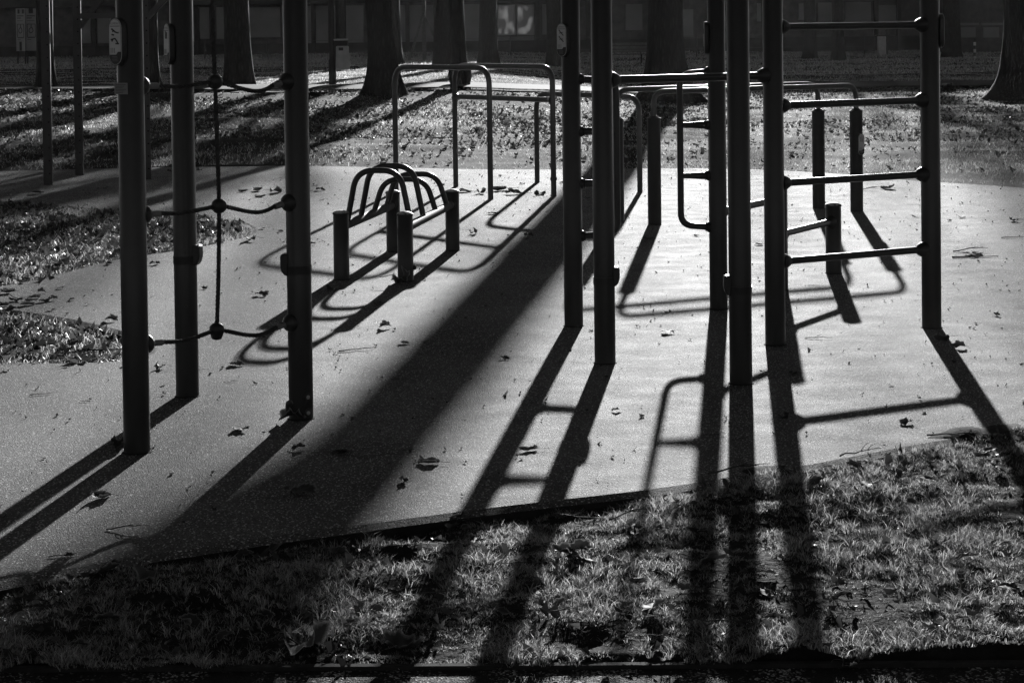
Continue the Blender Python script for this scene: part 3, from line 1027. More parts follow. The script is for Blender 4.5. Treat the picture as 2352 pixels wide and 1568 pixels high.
def grab(P, xs, ys, side):
    """vertical grab rail held off a post by four arms; xs = photo column of the rail"""
    q = at_depth(xs, ys[1], P.y); q = Vector((q.x, P.y, 0))
    d = (q - P); d.z = 0; Lr = d.length; d.normalize()
    zs = [hgt(P, y, (xs + 1176) / 2 if False else xs) for y in ys]
    top, bot = zs[0], zs[-1]
    r = 0.0185
    path = fillet([P + d * PR + Vector((0, 0, top)), P + d * Lr + Vector((0, 0, top - 0.012)), P + d * Lr + Vector((0, 0, bot + 0.012)), P + d * PR + Vector((0, 0, bot))], 0.075, 8)
    rail = MB().tube(path, r, 16).build("grab_rail", M_TUBE, rf)
    for z in zs[1:-1]:
        MB().tube([P + d * PR + Vector((0, 0, z)), P + d * (PR + 0.045) + Vector((0, 0, z)), P + d * (Lr * .72) + Vector((0, 0, z)), P + d * (Lr - 0.004) + Vector((0, 0, z))], [0.022, 0.0215, 0.017, 0.0165], 14).build("arm", M_TUBE, rail)
    for z in zs:
        a2 = R(20 if side < 0 else -20)
        shoe(rf, P, z, d, L=0.02, r0=0.03, r1=0.023)
grab(A, 1416, (181, 301, 421, 541), 1)
grab(E, 1562, (166, 288, 404, 522), -1)
sign(rf, A, hgt(A, 92, 1294), -46, ["lean", "lean"])
sign(rf, E, hgt(E, 87, 1622), -92, ["hang"])
sign(rf, F, hgt(F, 71, 2160), 92, ["hang"])
lobe(rf, B, hgt(B, 634, 1413), 88)
lobe(rf, C, hgt(C, 655, 1690), -92)

# ------------------------------------------------------------------ arched push-up station
FL, FR_, BL, BR = G(785, 641), G(932, 645), G(904, 577), G(1040, 575)
ar = empty("arch_bar_station", FL.lerp(BR, 0.5), "low push-up station of four arched bars on two beams between stubby posts", "exercise station")
hp = hgt(FL, 492, 785)
for P in (FL, FR_, BL, BR):
    add_post(ar, P, hp)
zbm = hp - 0.085
for a, b in ((FL, BL), (FR_, BR)):
    d = (b - a).normalized()
    MB().tube([a + d * (PR - 0.01) + Vector((0, 0, zbm)), b - d * (PR - 0.01) + Vector((0, 0, zbm))], 0.030, 22).build("beam", M_BEAM, ar)
    for P, s in ((a, d), (b, -d)):
        MB().lathe(P + Vector((0, 0, zbm)) + s * (PR - 0.014), s, [(0, .036), (.016, .036), (.022, .032)], 20).build("beam_collar", M_RUBBER, ar)
for t, zt in ((0.11, 0.70), (0.36, 0.70), (0.62, 0.575), (0.87, 0.58)):
    a, b = FL.lerp(BL, t), FR_.lerp(BR, t)
    d = (b - a); w = d.length; d.normalize()
    ins = w * 0.16
    path = fillet([a + Vector((0, 0, zbm + 0.015)), a + d * ins + Vector((0, 0, zt)), b - d * ins + Vector((0, 0, zt)), b + Vector((0, 0, zbm + 0.015))], 0.145, 10)
    MB().tube(path, 0.0195, 16).build("arch_bar", M_TUBE, ar)
c = FR_ + Vector((PR + 0.004, -0.005, hgt(FR_, 614, 950)))
MB().lathe(c - Vector((0.01, 0, 0)), (1, 0.1, 0), [(0, .013), (.012, .017), (.022, .014), (.026, .006)], 16).build("bolt_cap", M_RUBBER, ar)

# ------------------------------------------------------------------ tubular hoops behind
def hoop(p, q, xt, yt, label, cross=None):
    t = empty("hoop_bar", p, label, "exercise bar", "tubular steel hoops")
    z = hgt(q, yt, xt)
    path = fillet([p + Vector((0, 0, -0.05)), p + Vector((0, 0, z)), q + Vector((0, 0, z)), q + Vector((0, 0, -0.05))], 0.17, 10)
    MB().tube(path, 0.0265, 18).build("hoop", M_GALV, t)
    if cross:
        zc = hgt(q, cross, xt)
        MB().tube([p + Vector((0, 0, zc)), q + Vector((0, 0, zc))], 0.0255, 16).build("crossbar", M_GALV, t)
        for P_, s in ((p, 1), (q, -1)):
            dd = (q - p).normalized() * s
            MB().lathe(P_ + Vector((0, 0, zc)) + dd * 0.012, dd, [(0, .042), (.02, .034), (.045, .0265)], 16).build("weld_gusset", M_GALV, t)
    return t
hoop(G(910, 441), G(1127, 458), 1127, 156, "tall tubular hoop nearest the arched push-up station")
h2 = hoop(G(1047, 429), G(1272, 451), 1272, 154, "tall tubular hoop with a crossbar below its top", 230)
hoop(G(1234, 419), G(1470, 441), 1470, 223, "lower tubular hoop beside the parallel dip rails")
q = G(1272, 451)
zk = hgt(q, 411, 1272)
MB().lathe(q + Vector((-0.032, 0, zk)), (1, 0, 0), [(0, .012), (.006, .02), (.026, .024), (.038, .024), (.058, .02), (.064, .012)], 16).build("bolt_knob", M_RUBBER, h2)

# ------------------------------------------------------------------ dip rails
def dip_rail(p, q, ysh, yb, label, nsign=None):
    t = empty("dip_rail", p, label, "dip rail", "parallel dip rails")
    zs = hgt(p, ysh, 1504); r = 0.0555
    for P in (p, q):
        mb = MB(); mb.lathe(P, (0, 0, 1), [(-0.05, r), (zs - 0.012, r)], 34); po = mb.build("post", M_POST, t)
        MB().lathe(P + Vector((0, 0, zs - 0.012)), (0, 0, 1), [(0, r + .003), (.010, r + .003), (.02, r * .7), (.032, .026)], 30).build("collar", M_POST, po)
    z = (hgt(p, yb[0], 1504) + hgt(q, yb[1], 1968)) / 2
    path = fillet([p + Vector((0, 0, zs - 0.01)), p + Vector((0, 0, z)), q + Vector((0, 0, z)), q + Vector((0, 0, zs - 0.01))], 0.15, 10)
    MB().tube(path, 0.0225, 18).build("rail", M_GALV, t)
    return t
dip_rail(G(1419, 508), G(1881, 478), 271, (203, 194), "dip rail behind its twin, its collared posts without a sign")
p3 = G(1968, 485)
t5 = dip_rail(G(1504, 515), p3, 271, (208, 199), "dip rail with a small instruction plate on one collared post")
_pr = PR; PR = 0.0555
sign(t5, p3, hgt(p3, 331, 1976), 26, ["hang"], w=0.070, hh=0.19)
PR = _pr

# ------------------------------------------------------------------ square-post training rig
Q1, Q2, Q3 = G(111, 424), G(183, 402), G(339, 412)
rig = empty("training_rig", Q2, "overhead rig of square drilled steel posts with diagonal braces", "training rig")
SQ = 0.094
for P, w in ((Q1, SQ), (Q2, SQ), (Q3, SQ * .85)):
    mb = MB(); mb.box(P + Vector((0, 0, 1.45)), w, w, 3.0, rot=R(11))
    po = mb.build("post", M_RIG, rig, smooth=False, bevel=0.004)
    mb = MB()
    k = 0; z = 0.12
    off = 0.20 if P is not Q2 else 0.10
    while z < 2.9:
        mb.lathe(P + Matrix.Rotation(R(11), 3, "Z") @ Vector((w * off, -w / 2 - 0.0015, 0)) + Vector((0, 0, z)), (-math.sin(R(11)), math.cos(R(11)), 0), [(0, .0095), (.004, .0095)], 12)
        z += 0.138
    mb.build("bolt_holes", M_HOLE, po)["kind"] = "stuff"
ztop = 2.75
MB().bar(Q2 + Vector((0.05, 0, hgt(Q2, 37, 235))), Q3 + Vector((-.05, 0, hgt(Q2, 37, 235))), 0.06, 0.06).build("cross_beam", M_RIG, rig, smooth=False)
MB().bar(Q1 + Vector((0, .05, ztop)), Q2 + Vector((0, -.05, ztop)), 0.06, 0.09).build("cross_beam", M_RIG, rig, smooth=False)
rq = Q3 + Vector((1.6, 0.35, 0))
MB().bar(Q2 + Vector((0.05, 0, ztop)), Q3 + Vector((-.05, 0, ztop)), 0.06, 0.09).build("cross_beam", M_RIG, rig, smooth=False)
def brace(P, y0, px0, x1, y1):
    a = Vector((P.x + 0.03, P.y, hgt(P, y0, px0)))
    b = at_depth(x1, y1, P.y)
    b = a + (b - a) * 2.6
    return MB().bar(a, b, 0.05, 0.062).build("brace", M_RIG, rig, smooth=False)
b1 = brace(Q2, 62, 190, 231, 0)
b2 = brace(Q3, 40, 346, 378, 0)

# a loose list the later parts use
POSTS = [P1, P2, P3, A, B, C, D, E, F]
# ------------------------------------------------------------------ trees
def limb(mb, a, d, L, r, depth, rs):
    n = 4
    pts = [a]; dd = d.copy()
    for k in range(n):
        dd = (dd + Vector((rs.uniform(-.22, .22), rs.uniform(-.22, .22), rs.uniform(-.06, .16)))).normalized()
        pts.append(pts[-1] + dd * (L / n))
    rad = [r * (1 - 0.6 * k / n) for k in range(n + 1)]
    mb.tube(pts, rad, 6 if depth < 2 else 4, cap=False)
    if depth >= 3: return
    for k in range(rs.randint(3, 4) if depth < 2 else 4):
        i = rs.randint(1, n)
        az = rs.uniform(0, 2 * math.pi)
        nd = (dd * 0.8 + Vector((math.cos(az), math.sin(az), rs.uniform(-.1, .5))) * 0.8).normalized()
        limb(mb, pts[i], nd, L * rs.uniform(.45, .7), rad[i] * .62, depth + 1, rs)

def tree(px, py, wpx, flpx, label, lean_px=0.0, h=10.5, seed=0, burl=None, spread=1.0):  # spread widens unseen crowns, to dim sunlight on the pad's right
    base = Gt(px, py)
    s = mpp(base)
    r1, r0 = wpx * s / 2, flpx * s / 2
    rs = random.Random(seed + int(px))
    t = empty("tree", base, label, "tree", "bare park trees")
    mb = MB(); n = 26
    lz = (py - 0) * s                        # height of the frame's top row at this depth
    lean = lean_px * s / max(lz, 0.5)
    zs = [z_ for z_ in (-0.25, -0.02, .05, .12, .22, .35, .5, .7, .95, 1.3, 1.8, 2.5, 3.5, 5, 7, 9) if z_ < h - 0.5] + [h]
    ph = [rs.uniform(0, 6.28) for _ in range(5)]
    prev = None
    for z in zs:
        f = math.exp(-max(z, 0) / (0.42 if r1 > .2 else .25))
        r = r1 + (r0 - r1) * f
        r *= 1 - 0.02 * max(z - 1.5, 0)
        bend = lean * min(z, 4) + 0.04 * math.sin(z * .5 + ph[0]) * min(z / 3, 1)
        i0 = len(mb.v)
        for k in range(n):
            a = 2 * math.pi * k / n
            rr = r * (1 + 0.16 * f * math.sin(5 * a + ph[1]) + 0.08 * f * math.sin(3 * a + ph[2]) + 0.025 * math.sin(7 * a + ph[3] + z * .4) + 0.02 * math.sin(4 * a + 3 * z))
            if burl and abs(z - burl[0]) < burl[1]:
                rr *= 1 + burl[2] * (1 - abs(z - burl[0]) / burl[1])
            mb.v.append((base.x + bend + rr * math.cos(a), base.y + rr * math.sin(a), base.z + z))
        if prev is not None:
            for k in range(n):
                k2 = (k + 1) % n
                mb.f.append((prev + k, prev + k2, i0 + k2, i0 + k))
        prev = i0
    top = Vector((base.x + lean * 4, base.y, base.z + h))
    mb.f.append(tuple(range(prev, prev + n)))
    tr = mb.build("trunk", M_BARK, t)
    cm = MB()
    nl = 6
    for k in range(nl):
        az = 2 * math.pi * k / nl + rs.uniform(-.4, .4)
        d = Vector((math.cos(az) * .75, math.sin(az) * .75, rs.uniform(.6, 1.2))).normalized()
        limb(cm, top - Vector((0, 0, rs.uniform(.1, 1.2))), d, rs.uniform(3.2, 5.0) * spread, r1 * .5, 0, rs)
    limb(cm, top - Vector((0, 0, .2)), Vector((0, 0, 1)), 5.0 * spread, r1 * .75, 0, rs)
    cm.build("crown", M_BARK, t)
    return t

tree(887, 213, 56, 108, "bare tree trunk leaning slightly, its flared roots on the lawn beside the hoops", lean_px=-20, seed=1)
tree(1530, 233, 79, 165, "thick straight tree trunk behind the dip rails, hiding part of a bench", seed=2, h=7.85)
tree(2372, 226, 132, 210, "broad tree trunk with wide flared roots behind the ladder post", seed=3, h=11)
tree(1058, 197, 34, 46, "slim dark trunk with a burl near its foot behind the hoops", lean_px=-10, seed=4, burl=(0.28, 0.22, 0.55))
tree(106, 203, 38, 60, "tree trunk behind the first square post of the rig", seed=5)
tree(346, 201, 36, 50, "tree trunk behind the rig's inner square post", seed=6)
tree(548, 194, 58, 76, "stout trunk seen through the rope net", seed=7, lean_px=-6)
tree(1017, 151, 42, 52, "pale far trunk standing next to the burled tree", seed=8, h=6.2)
tree(1122, 147, 40, 52, "far trunk beside the wide glare-spotted window of the building", seed=9, h=6.2)
tree(1277, 152, 40, 52, "far trunk behind the grab rail posts", seed=10, h=9.0, spread=1.8)
tree(901, 147, 42, 56, "far trunk half hidden by the leaning tree", seed=11, h=6.2)
tree(1860, 135, 27, 40, "thin far trunk seen between the ladder rungs", seed=12, h=9.0, spread=1.8)
tree(1926, 139, 26, 38, "thin far trunk nearer the small bin, between the ladder rungs", seed=13, h=9.0, spread=1.8)
tree(2186, 133, 38, 50, "far trunk beside the striped bollard", seed=14, h=9.0, spread=1.8)
tree(784, 151, 25, 34, "thin far trunk behind the litter bin", seed=15, h=6.2)

# ------------------------------------------------------------------ building behind
BY = 104.0
def bpt(x, y, Y=BY):
    return at_depth(x, y, Y)
bx0, bx1 = -46.0, 52.0
gap0, gap1 = 1.4, 6.9           # unseen lower roof between the wings, shaped to let a sun patch through
gz = 0.05
bld = empty("building", (0, BY + 6, 0), "long dark building with pale wall panels behind the park trees", "building")
def wing(x0, x1, h, name="wall"):
    w = MB(); w.box(((x0 + x1) / 2, BY + 6.0, h / 2 - 0.3), x1 - x0, 11.6, h + 0.6)
    o = w.build(name, M_BRICK, bld, smooth=False)
    MB().box(((x0 + x1) / 2, BY + 6.0, h + 0.18), x1 - x0 + 0.5, 12.2, 0.34).build("roof", M_ROOF, o, smooth=False)
    return o
HB = 13.6  # unseen wing heights set so their shadow stops near the path
wa = wing(bx0, gap0, 15.7); wb = wing(gap1, bx1, HB); wl_ = wing(gap0 + 0.02, gap1 - 0.02, 10.4)
# plinth along the facade, canopy beam above the panels
MB().box(((bx0 + bx1) / 2, BY + 0.02, 0.25), bx1 - bx0, 0.3, 1.1).build("plinth", M_PLINTH, bld, smooth=False)
zc = bpt(1000, 8).z
MB().box(((bx0 + bx1) / 2, BY - 0.25, zc + 0.25), bx1 - bx0, 1.1, 0.42).build("canopy", M_PLINTH, bld, smooth=False)
PANELS = [(188, 208, 40, 100), (225, 252, 40, 100), (438, 447, 17, 96), (460, 480, 17, 90), (498, 514, 17, 90), (574, 643, 17, 87),
          (655, 704, 16, 90), (708, 716, 14, 114), (726, 756, 14, 114), (762, 771, 14, 114), (796, 834, 13, 113), (911, 931, 12, 110), (941, 996, 12, 108),
          (1066, 1103, 10, 105), (1246, 1260, 10, 80), (1346, 1352, 30, 75), (1437, 1475, 10, 70), (1559, 1592, 22, 85), (1740, 1748, 8, 50), (1835, 1870, 8, 46), (1880, 1930, 6, 50), (1942, 2000, 5, 50), (2018, 2058, 12, 62)]
for (x0, x1, y0, y1) in PANELS:
    a, b = bpt(x0, y1), bpt(x1, y0)
    MB().box(((a.x + b.x) / 2, BY + 0.10, (a.z + b.z) / 2), b.x - a.x, 0.3, max(b.z - a.z, .3)).build("panel", M_PANEL, bld, smooth=False)
# the wide window with a mullion
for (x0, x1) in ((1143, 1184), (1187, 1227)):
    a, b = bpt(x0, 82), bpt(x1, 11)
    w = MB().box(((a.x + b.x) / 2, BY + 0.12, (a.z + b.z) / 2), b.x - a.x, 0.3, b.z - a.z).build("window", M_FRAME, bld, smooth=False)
    MB().box(((a.x + b.x) / 2, BY - 0.035, (a.z + b.z) / 2), b.x - a.x - .16, 0.03, b.z - a.z - .16).build("pane", M_GLAREWIN, w, smooth=False)
a, b = bpt(1143, 104), bpt(1227, 84)
MB().box(((a.x + b.x) / 2, BY + 0.10, (a.z + b.z) / 2), b.x - a.x, 0.3, b.z - a.z).build("panel", M_PANEL, bld, smooth=False)
# pillars standing proud between the bays
for x in (216, 452, 487, 720, 759, 936, 1235, 1350, 1500, 1760, 2012, 2064):
    p = bpt(x, 60)
    MB().box((p.x, BY - 0.05, 1.7), 0.22, 0.34, 3.6).build("pillar", M_PLINTH, bld, smooth=False)
# upper windows, one object each
rsb = random.Random(3)
for wx0, wx1, top in ((bx0, gap0, HB), (gap1, bx1, HB)):
    x = wx0 + 2.0
    while x < wx1 - 2.0:
        for z in (4.9, 7.7, 10.5):
            w = MB().box((x, BY + 0.13, z), 1.5, 0.2, 1.5).build("window", M_FRAME, bld, smooth=False)
            MB().box((x, BY + 0.02, z), 1.34, 0.03, 1.34).build("pane", M_GLASS, w, smooth=False)
        x += 4.2
# low annexe on the right with two pale bays
an = empty("annexe", bpt(2250, 95, 92), "low dark annexe with two pale bays beyond the striped bollard", "building")
a, b = bpt(2195, 96, 92), bpt(2420, -60, 92)
MB().box(((a.x + b.x) / 2, 94.0, 2.4), b.x - a.x, 4, 5.2).build("wall", M_BRICK, an, smooth=False)
for (x0, x1) in ((2207, 2240), (2258, 2294)):
    a, b = bpt(x0, 87, 92), bpt(x1, 63, 92)
    MB().box(((a.x + b.x) / 2, 92.02, (a.z + b.z) / 2), b.x - a.x, 0.2, b.z - a.z).build("panel", M_PANEL, an, smooth=False)
    MB().box(((a.x + b.x) / 2, 91.9, b.z + .16), b.x - a.x + .3, 0.2, .12).build("lintel", M_PANEL, an, smooth=False)
a, b = bpt(2195, 96, 92), bpt(2420, -60, 92)
MB().box(((a.x + b.x) / 2, 94.0, 5.1), b.x - a.x + .4, 4.4, .25).build("roof", M_ROOF, an, smooth=False)

# ------------------------------------------------------------------ park furniture far behind
# lamp post with the litter bin
lp = Gt(764, 198)
lamp = empty("lamp_post", lp, "slim dark lamp post carrying the litter bin beside the path", "lamp post")
MB().tube([lp + Vector((0, 0, -.1)), lp + Vector((0.0, 0, 1.1)), lp + Vector((-.02, 0, 4.5))], [.062, .058, .045], 14).build("pole", M_IRON, lamp)
MB().tube([lp + Vector((0, 0, 0)), lp + Vector((0, 0, .55))], .075, 14).build("base_sleeve", M_IRON, lamp)
MB().lathe(lp + Vector((-.02, 0, 4.5)), (0, 0, 1), [(0, .05), (.05, .16), (.35, .2), (.42, .22), (.5, .05)], 16).build("lamp_head", M_IRON, lamp)
bn = empty("litter_bin", lp + Vector((.30, 0, .38)), "grey litter bin with a dark lid hung on the lamp post", "bin")
bz = hgt(lp, 160, 785)
tz = hgt(lp, 106, 785)
sb = mpp(lp)
mb = MB()
w0, w1 = 15 * sb, 13.5 * sb
cx = lp.x + 24 * sb
for z, w in ((bz, w0), (bz + .03, w0 * 1.04), (tz, w1)):
    mb.v += [(cx - w + (bz + .3 - z) * .02, lp.y - w, z), (cx + w, lp.y - w, z), (cx + w, lp.y + w, z), (cx - w, lp.y + w, z)]
mb.f = [(3, 2, 1, 0), (8, 9, 10, 11)] + [(i + k, i + (k + 1) % 4, i + 4 + (k + 1) % 4, i + 4 + k) for i in (0, 4) for k in range(4)]
mb.build("bin_body", M_BINB, bn, smooth=False, bevel=.02)
MB().box((cx - .01, lp.y, tz + .06), w1 * 2.0, w1 * 1.9, .10).build("bin_mouth", M_IRON, bn, smooth=False)
MB().box((cx - 0.03, lp.y, tz + .125), w1 * 2.3, w1 * 2.2, .035).build("lid", M_BINB, bn, smooth=False, bevel=.012)
MB().box((cx - .02, lp.y - w1 - .012, tz - .06), .09, .02, .06).build("lock", M_IRON, bn, smooth=False)
MB().box((lp.x + .085, lp.y, tz - .1), .05, .08, .5).build("mount", M_IRON, bn, smooth=False)

# bench
bc = Gt(1440, 145)
be = empty("park_bench", bc, "slatted park bench with iron legs, half hidden by the thick straight trunk", "bench")
sbn = mpp(bc)
for k in range(3):
    MB().box(bc + Vector((0, -.17 + .14 * k, .42)), 1.75, .11, .04).build("seat_slat", M_WOOD, be, smooth=False)
for k in range(3):
    MB().box(bc + Vector((0, .26 + .03 * k, .55 + .15 * k)), 1.75, .03, .11).build("back_slat", M_WOOD, be, smooth=False)
for sx in (-.62, .62):
    lg = MB()
    lg.tube(fillet([bc + Vector((sx, -.24, 0)), bc + Vector((sx, -.12, .22)), bc + Vector((sx, -.24, .40))], .1, 5), .024, 8)
    lg.tube(fillet([bc + Vector((sx, .28, 0)), bc + Vector((sx, .12, .22)), bc + Vector((sx, .28, .5)), bc + Vector((sx, .35, .92))], .1, 5), .024, 8)
    lg.tube([bc + Vector((sx, .11 * math.cos(a), .2 + .11 * math.sin(a))) for a in [2 * math.pi * i / 14 for i in range(15)]], .018, 6)
    lg.build("leg", M_IRON, be)

# second, smaller bin
b2p = Gt(2030, 128)
b2 = empty("litter_bin", b2p, "small dark litter bin with a pale side, far beyond the ladder rungs", "bin")
s2 = mpp(b2p)
MB().box(b2p + Vector((-.1, 0, .45)), .36, .36, .9).build("bin_body", M_BINB, b2, smooth=False, bevel=.02)
MB().box(b2p + Vector((-.06, 0, .95)), .62, .46, .07).build("lid", M_IRON, b2, smooth=False)
MB().tube([b2p + Vector((.18, .1, 0)), b2p + Vector((.18, .1, 1.5))], .04, 10).build("pole", M_IRON, b2)

# striped bollard
bp_ = Gt(2239, 138)
bo = empty("striped_bollard", bp_, "slim bollard banded black and white before the annexe", "bollard")
hb = hgt(bp_, 89, 2239) - bp_.z
for k in range(6):
    MB().tube([bp_ + Vector((0, 0, hb * k / 6 - (.05 if k == 0 else 0))), bp_ + Vector((0, 0, hb * (k + 1) / 6))], .05, 14).build("band", M_WPAINT if k % 2 == 0 else M_KPAINT, bo)
MB().lathe(bp_ + Vector((0, 0, hb)), (0, 0, 1), [(0, .05), (.02, .04), (.03, .01)], 14).build("cap", M_KPAINT, bo)

# timber prop frame before the pale panel
tf0 = Gt(975, 140)
tf = empty("prop_frame", tf0, "dark timber frame of one upright with two sloping props", "frame")
zt = hgt(tf0, 26, 975) - tf0.z
MB().bar(tf0 + Vector((0, 0, -.05)), tf0 + Vector((0, 0, zt + 1.2)), .14, .14).build("upright", M_WOOD, tf, smooth=False)
s3 = mpp(tf0)
MB().bar(tf0 + Vector((0, -.1, zt - .05)), tf0 + Vector((-36 * s3, -.1, -.02)), .09, .09).build("prop", M_WOOD, tf, smooth=False)
MB().bar(tf0 + Vector((0, -.1, zt - .15)), tf0 + Vector((42 * s3, -.1, .3)), .09, .09).build("prop", M_WOOD, tf, smooth=False)

# two tall banners
def banner(x0, x1, y0, y1, Y, label, marks):
    a, b = at_depth(x0, y1, Y), at_depth(x1, y0, Y)
    c = Vector(((a.x + b.x) / 2, Y, 0)); w, h = b.x - a.x, b.z - a.z
    t = empty("banner", (c.x, Y, a.z), label, "banner", "white notice banners")
    MB().box((c.x, Y, (a.z + b.z) / 2), w, .03, h).build("panel", M_BANNER, t, smooth=False)
    for sx in (-1, 1):
        MB().tube([(c.x + sx * w * .42, Y + .06, -.15), (c.x + sx * w * .42, Y + .06, b.z)], .03, 8).build("pole", M_IRON, t)
    for (u0, u1, v0, v1) in marks:
        MB().box((a.x + w * (u0 + u1) / 2, Y - .017, b.z - h * (v0 + v1) / 2), w * (u1 - u0), .006, h * (v1 - v0)).build("print", M_SIGNK, t, smooth=False)
    # drawing in a box
    def P(u, v): return Vector((a.x + w * u, Y - .018, b.z - h * v))
    mb = MB()
    q = [P(.15, .37), P(.85, .37), P(.85, .68), P(.15, .68), P(.15, .37)]
    for k in range(4): mb.tube([q[k], q[k + 1]], .011, 4)
    mb.tube(spline([P(.5, .38), P(.48, .45), P(.35, .48), P(.3, .54), P(.45, .58), P(.65, .54), P(.6, .47), P(.5, .45)], 4), .014, 4)
    mb.build("drawing", M_SIGNK, t)
lines = [(.12, .85, .165, .185), (.12, .55, .215, .235), (.12, .8, .285, .295), (.2, .85, .69, .70), (.15, .5, .73, .74)]
banner(38, 57, 20, 118, 72, "narrow white notice banner with two black blocks at its top", [(.2, .42, .02, .12), (.68, .92, .02, .12), (.35, .6, .78, .99)] + lines)
banner(60, 84, 20, 117, 72.4, "wider white notice banner with one black block at its top", [(.3, .68, .0, .115)] + lines)

# thin wire fence before the building
fy = 88.0
fx0, fx1 = at_depth(395, 80, fy).x, at_depth(2010, 80, fy).x
fe = empty("wire_fence", ((fx0 + fx1) / 2, fy, 0), "thin wire fence on slim posts before the building", "fence")
for x in (470, 613, 855, 1035, 1173, 1330, 1600, 1790, 1985):
    p = at_depth(x, 100, fy)
    MB().tube([(p.x, fy, -.1), (p.x, fy, 1.15)], .03, 8).build("fence_post", M_GALV, fe)
for z in (.45, 1.05):
    MB().tube([(fx0, fy, z), (fx1, fy, z)], .009, 5).build("wire", M_GALV, fe)

# small dry shrub beside the path
tp = Gt(2181, 209)
th_ = empty("shrub", tp, "small dark dry shrub on the lawn before the path", "shrub")
nS = 700
ph_, el_ = rng.random(nS) * 6.28, np.arcsin(rng.random(nS))
rS = 0.17 * rng.random(nS) ** 0.4
sx_, sy_, sz_ = rS * np.cos(ph_) * np.cos(el_), rS * np.sin(ph_) * np.cos(el_), rS * np.sin(el_) * 1.1
Vs = np.zeros((nS, 3, 3)); c_ = np.stack([sx_, sy_, sz_ + 0.02], -1)
for k in range(3):
    Vs[:, k] = c_ + rng.normal(0, 0.022, (nS, 3))
ob_ = bulk_mesh("foliage", Vs.reshape(-1, 3), np.arange(nS * 3).reshape(-1, 3), M_LITTER); ob_.parent = th_
mbs = MB()
for k in range(7):
    a_ = k * 0.9
    mbs.tube([tp, tp + Vector((.05 * math.cos(a_), .05 * math.sin(a_), .09)), tp + Vector((.13 * math.cos(a_), .13 * math.sin(a_), .16))], [.008, .006, .003], 5)
mbs.build("stem", M_TWIG, th_)

# ------------------------------------------------------------------ fallen leaves and twigs
def leaf_mesh(seed, lobes=5, curl=1.0, stalk=True):
    rs = random.Random(seed)
    n = 40
    v, f, rim = [(0, 0, 0)], [], [0.0]
    ph = rs.uniform(-.1, .1)
    def rad(a):
        # palmate outline, blunt points at the lobes
        k = abs(math.cos(lobes * (a + ph) / 2))
        r = 0.40 + 0.075 * k ** 1.3 + 0.035 * math.sin(9 * a + seed) + 0.03 * math.sin(23 * a + seed * 2)
        return r * (0.62 + 0.38 * math.cos(a / 2) ** 2 + .1)
    ax = rs.uniform(0, math.pi)
    K1 = rs.uniform(2.6, 5.2) * curl                 # how tightly the leaf has rolled up
    K2 = rs.uniform(-1.6, 1.6)
    k2 = rs.uniform(.6, 1.4)
    ca, sa = math.cos(ax), math.sin(ax)
    def roll(x, y):
        u, w = x * ca + y * sa, -x * sa + y * ca
        kk = K1 * (1 + 0.45 * math.sin(5 * w + seed))
        uu, z = math.sin(kk * u) / kk, (1 - math.cos(kk * u)) / kk
        z += K2 * .5 * w * w + .022 * math.sin(14 * w + 9 * u + seed) + .018 * math.sin(21 * u + seed * 3)
        return uu * ca - w * sa, uu * sa + w * ca, z
    def zz(x, y): return roll(x, y)[2]
    for ri, fr_ in enumerate((.35, .7, .93, 1.0)):
        for k in range(n):
            a = 2 * math.pi * k / n - math.pi
            r = rad(a) * fr_
            x, y = r * math.cos(a), r * math.sin(a)
            x, y, z = roll(x, y)
            if fr_ > .6: z += .10 * k2 * (fr_ - .6) * math.sin(7 * a + seed)
            v.append((x, y, z)); rim.append((0, .1, .75, 1.0)[ri])
    for k in range(n):
        f.append((0, 1 + k, 1 + (k + 1) % n))
    for ri in range(3):
        o, p = 1 + ri * n, 1 + (ri + 1) * n
        for k in range(n):
            k2_ = (k + 1) % n
            f.append((o + k, p + k, p + k2_, o + k2_))
    if stalk:
        mb = MB()
        mb.tube(spline([(-.02, 0, .0), (-.25, .03, .03 + zz(-.25, 0)), (-.5, rs.uniform(-.1, .1), .06), (-.72, rs.uniform(-.15, .15), .10 * rs.random())], 3), [.012] * 10, 4)
        o = len(v)
        v += mb.v; rim += [.5] * len(mb.v)
        f += [tuple(o + i for i in q) for q in mb.f]
    zmin = min(p[2] for p in v)
    v = [(p[0], p[1], p[2] - zmin) for p in v]
    me = bpy.data.meshes.new("fallen_leaf")
    me.from_pydata(v, [], f)
    me.validate()
    at = me.attributes.new("rim", 'FLOAT', 'POINT'); at.data.foreach_set("value", rim)
    me.materials.append(M_LEAF)
    me.polygons.foreach_set("use_smooth", [True] * len(me.polygons))
    me.update()
    return me
LEAVES = [leaf_mesh(i, lobes=(5, 5, 3, 5, 7, 3)[i % 6], curl=(1.0, .7, 1.3, .85, .4, 1.5)[i % 6]) for i in range(18)]

def put_leaf(p, size, label, group=None, k=None, tilt=.25, rz=None, sz=1.0):
    o = bpy.data.objects.new("fallen_leaf", LEAVES[random.randrange(len(LEAVES)) if k is None else k])
    o.location = p
    o.rotation_euler = (random.uniform(-tilt, tilt), random.uniform(-tilt, tilt), random.uniform(0, 6.28) if rz is None else rz)
    o.scale = (size, size, size * sz)
    col.objects.link(o)
    return tag(o, label, "leaf", group)

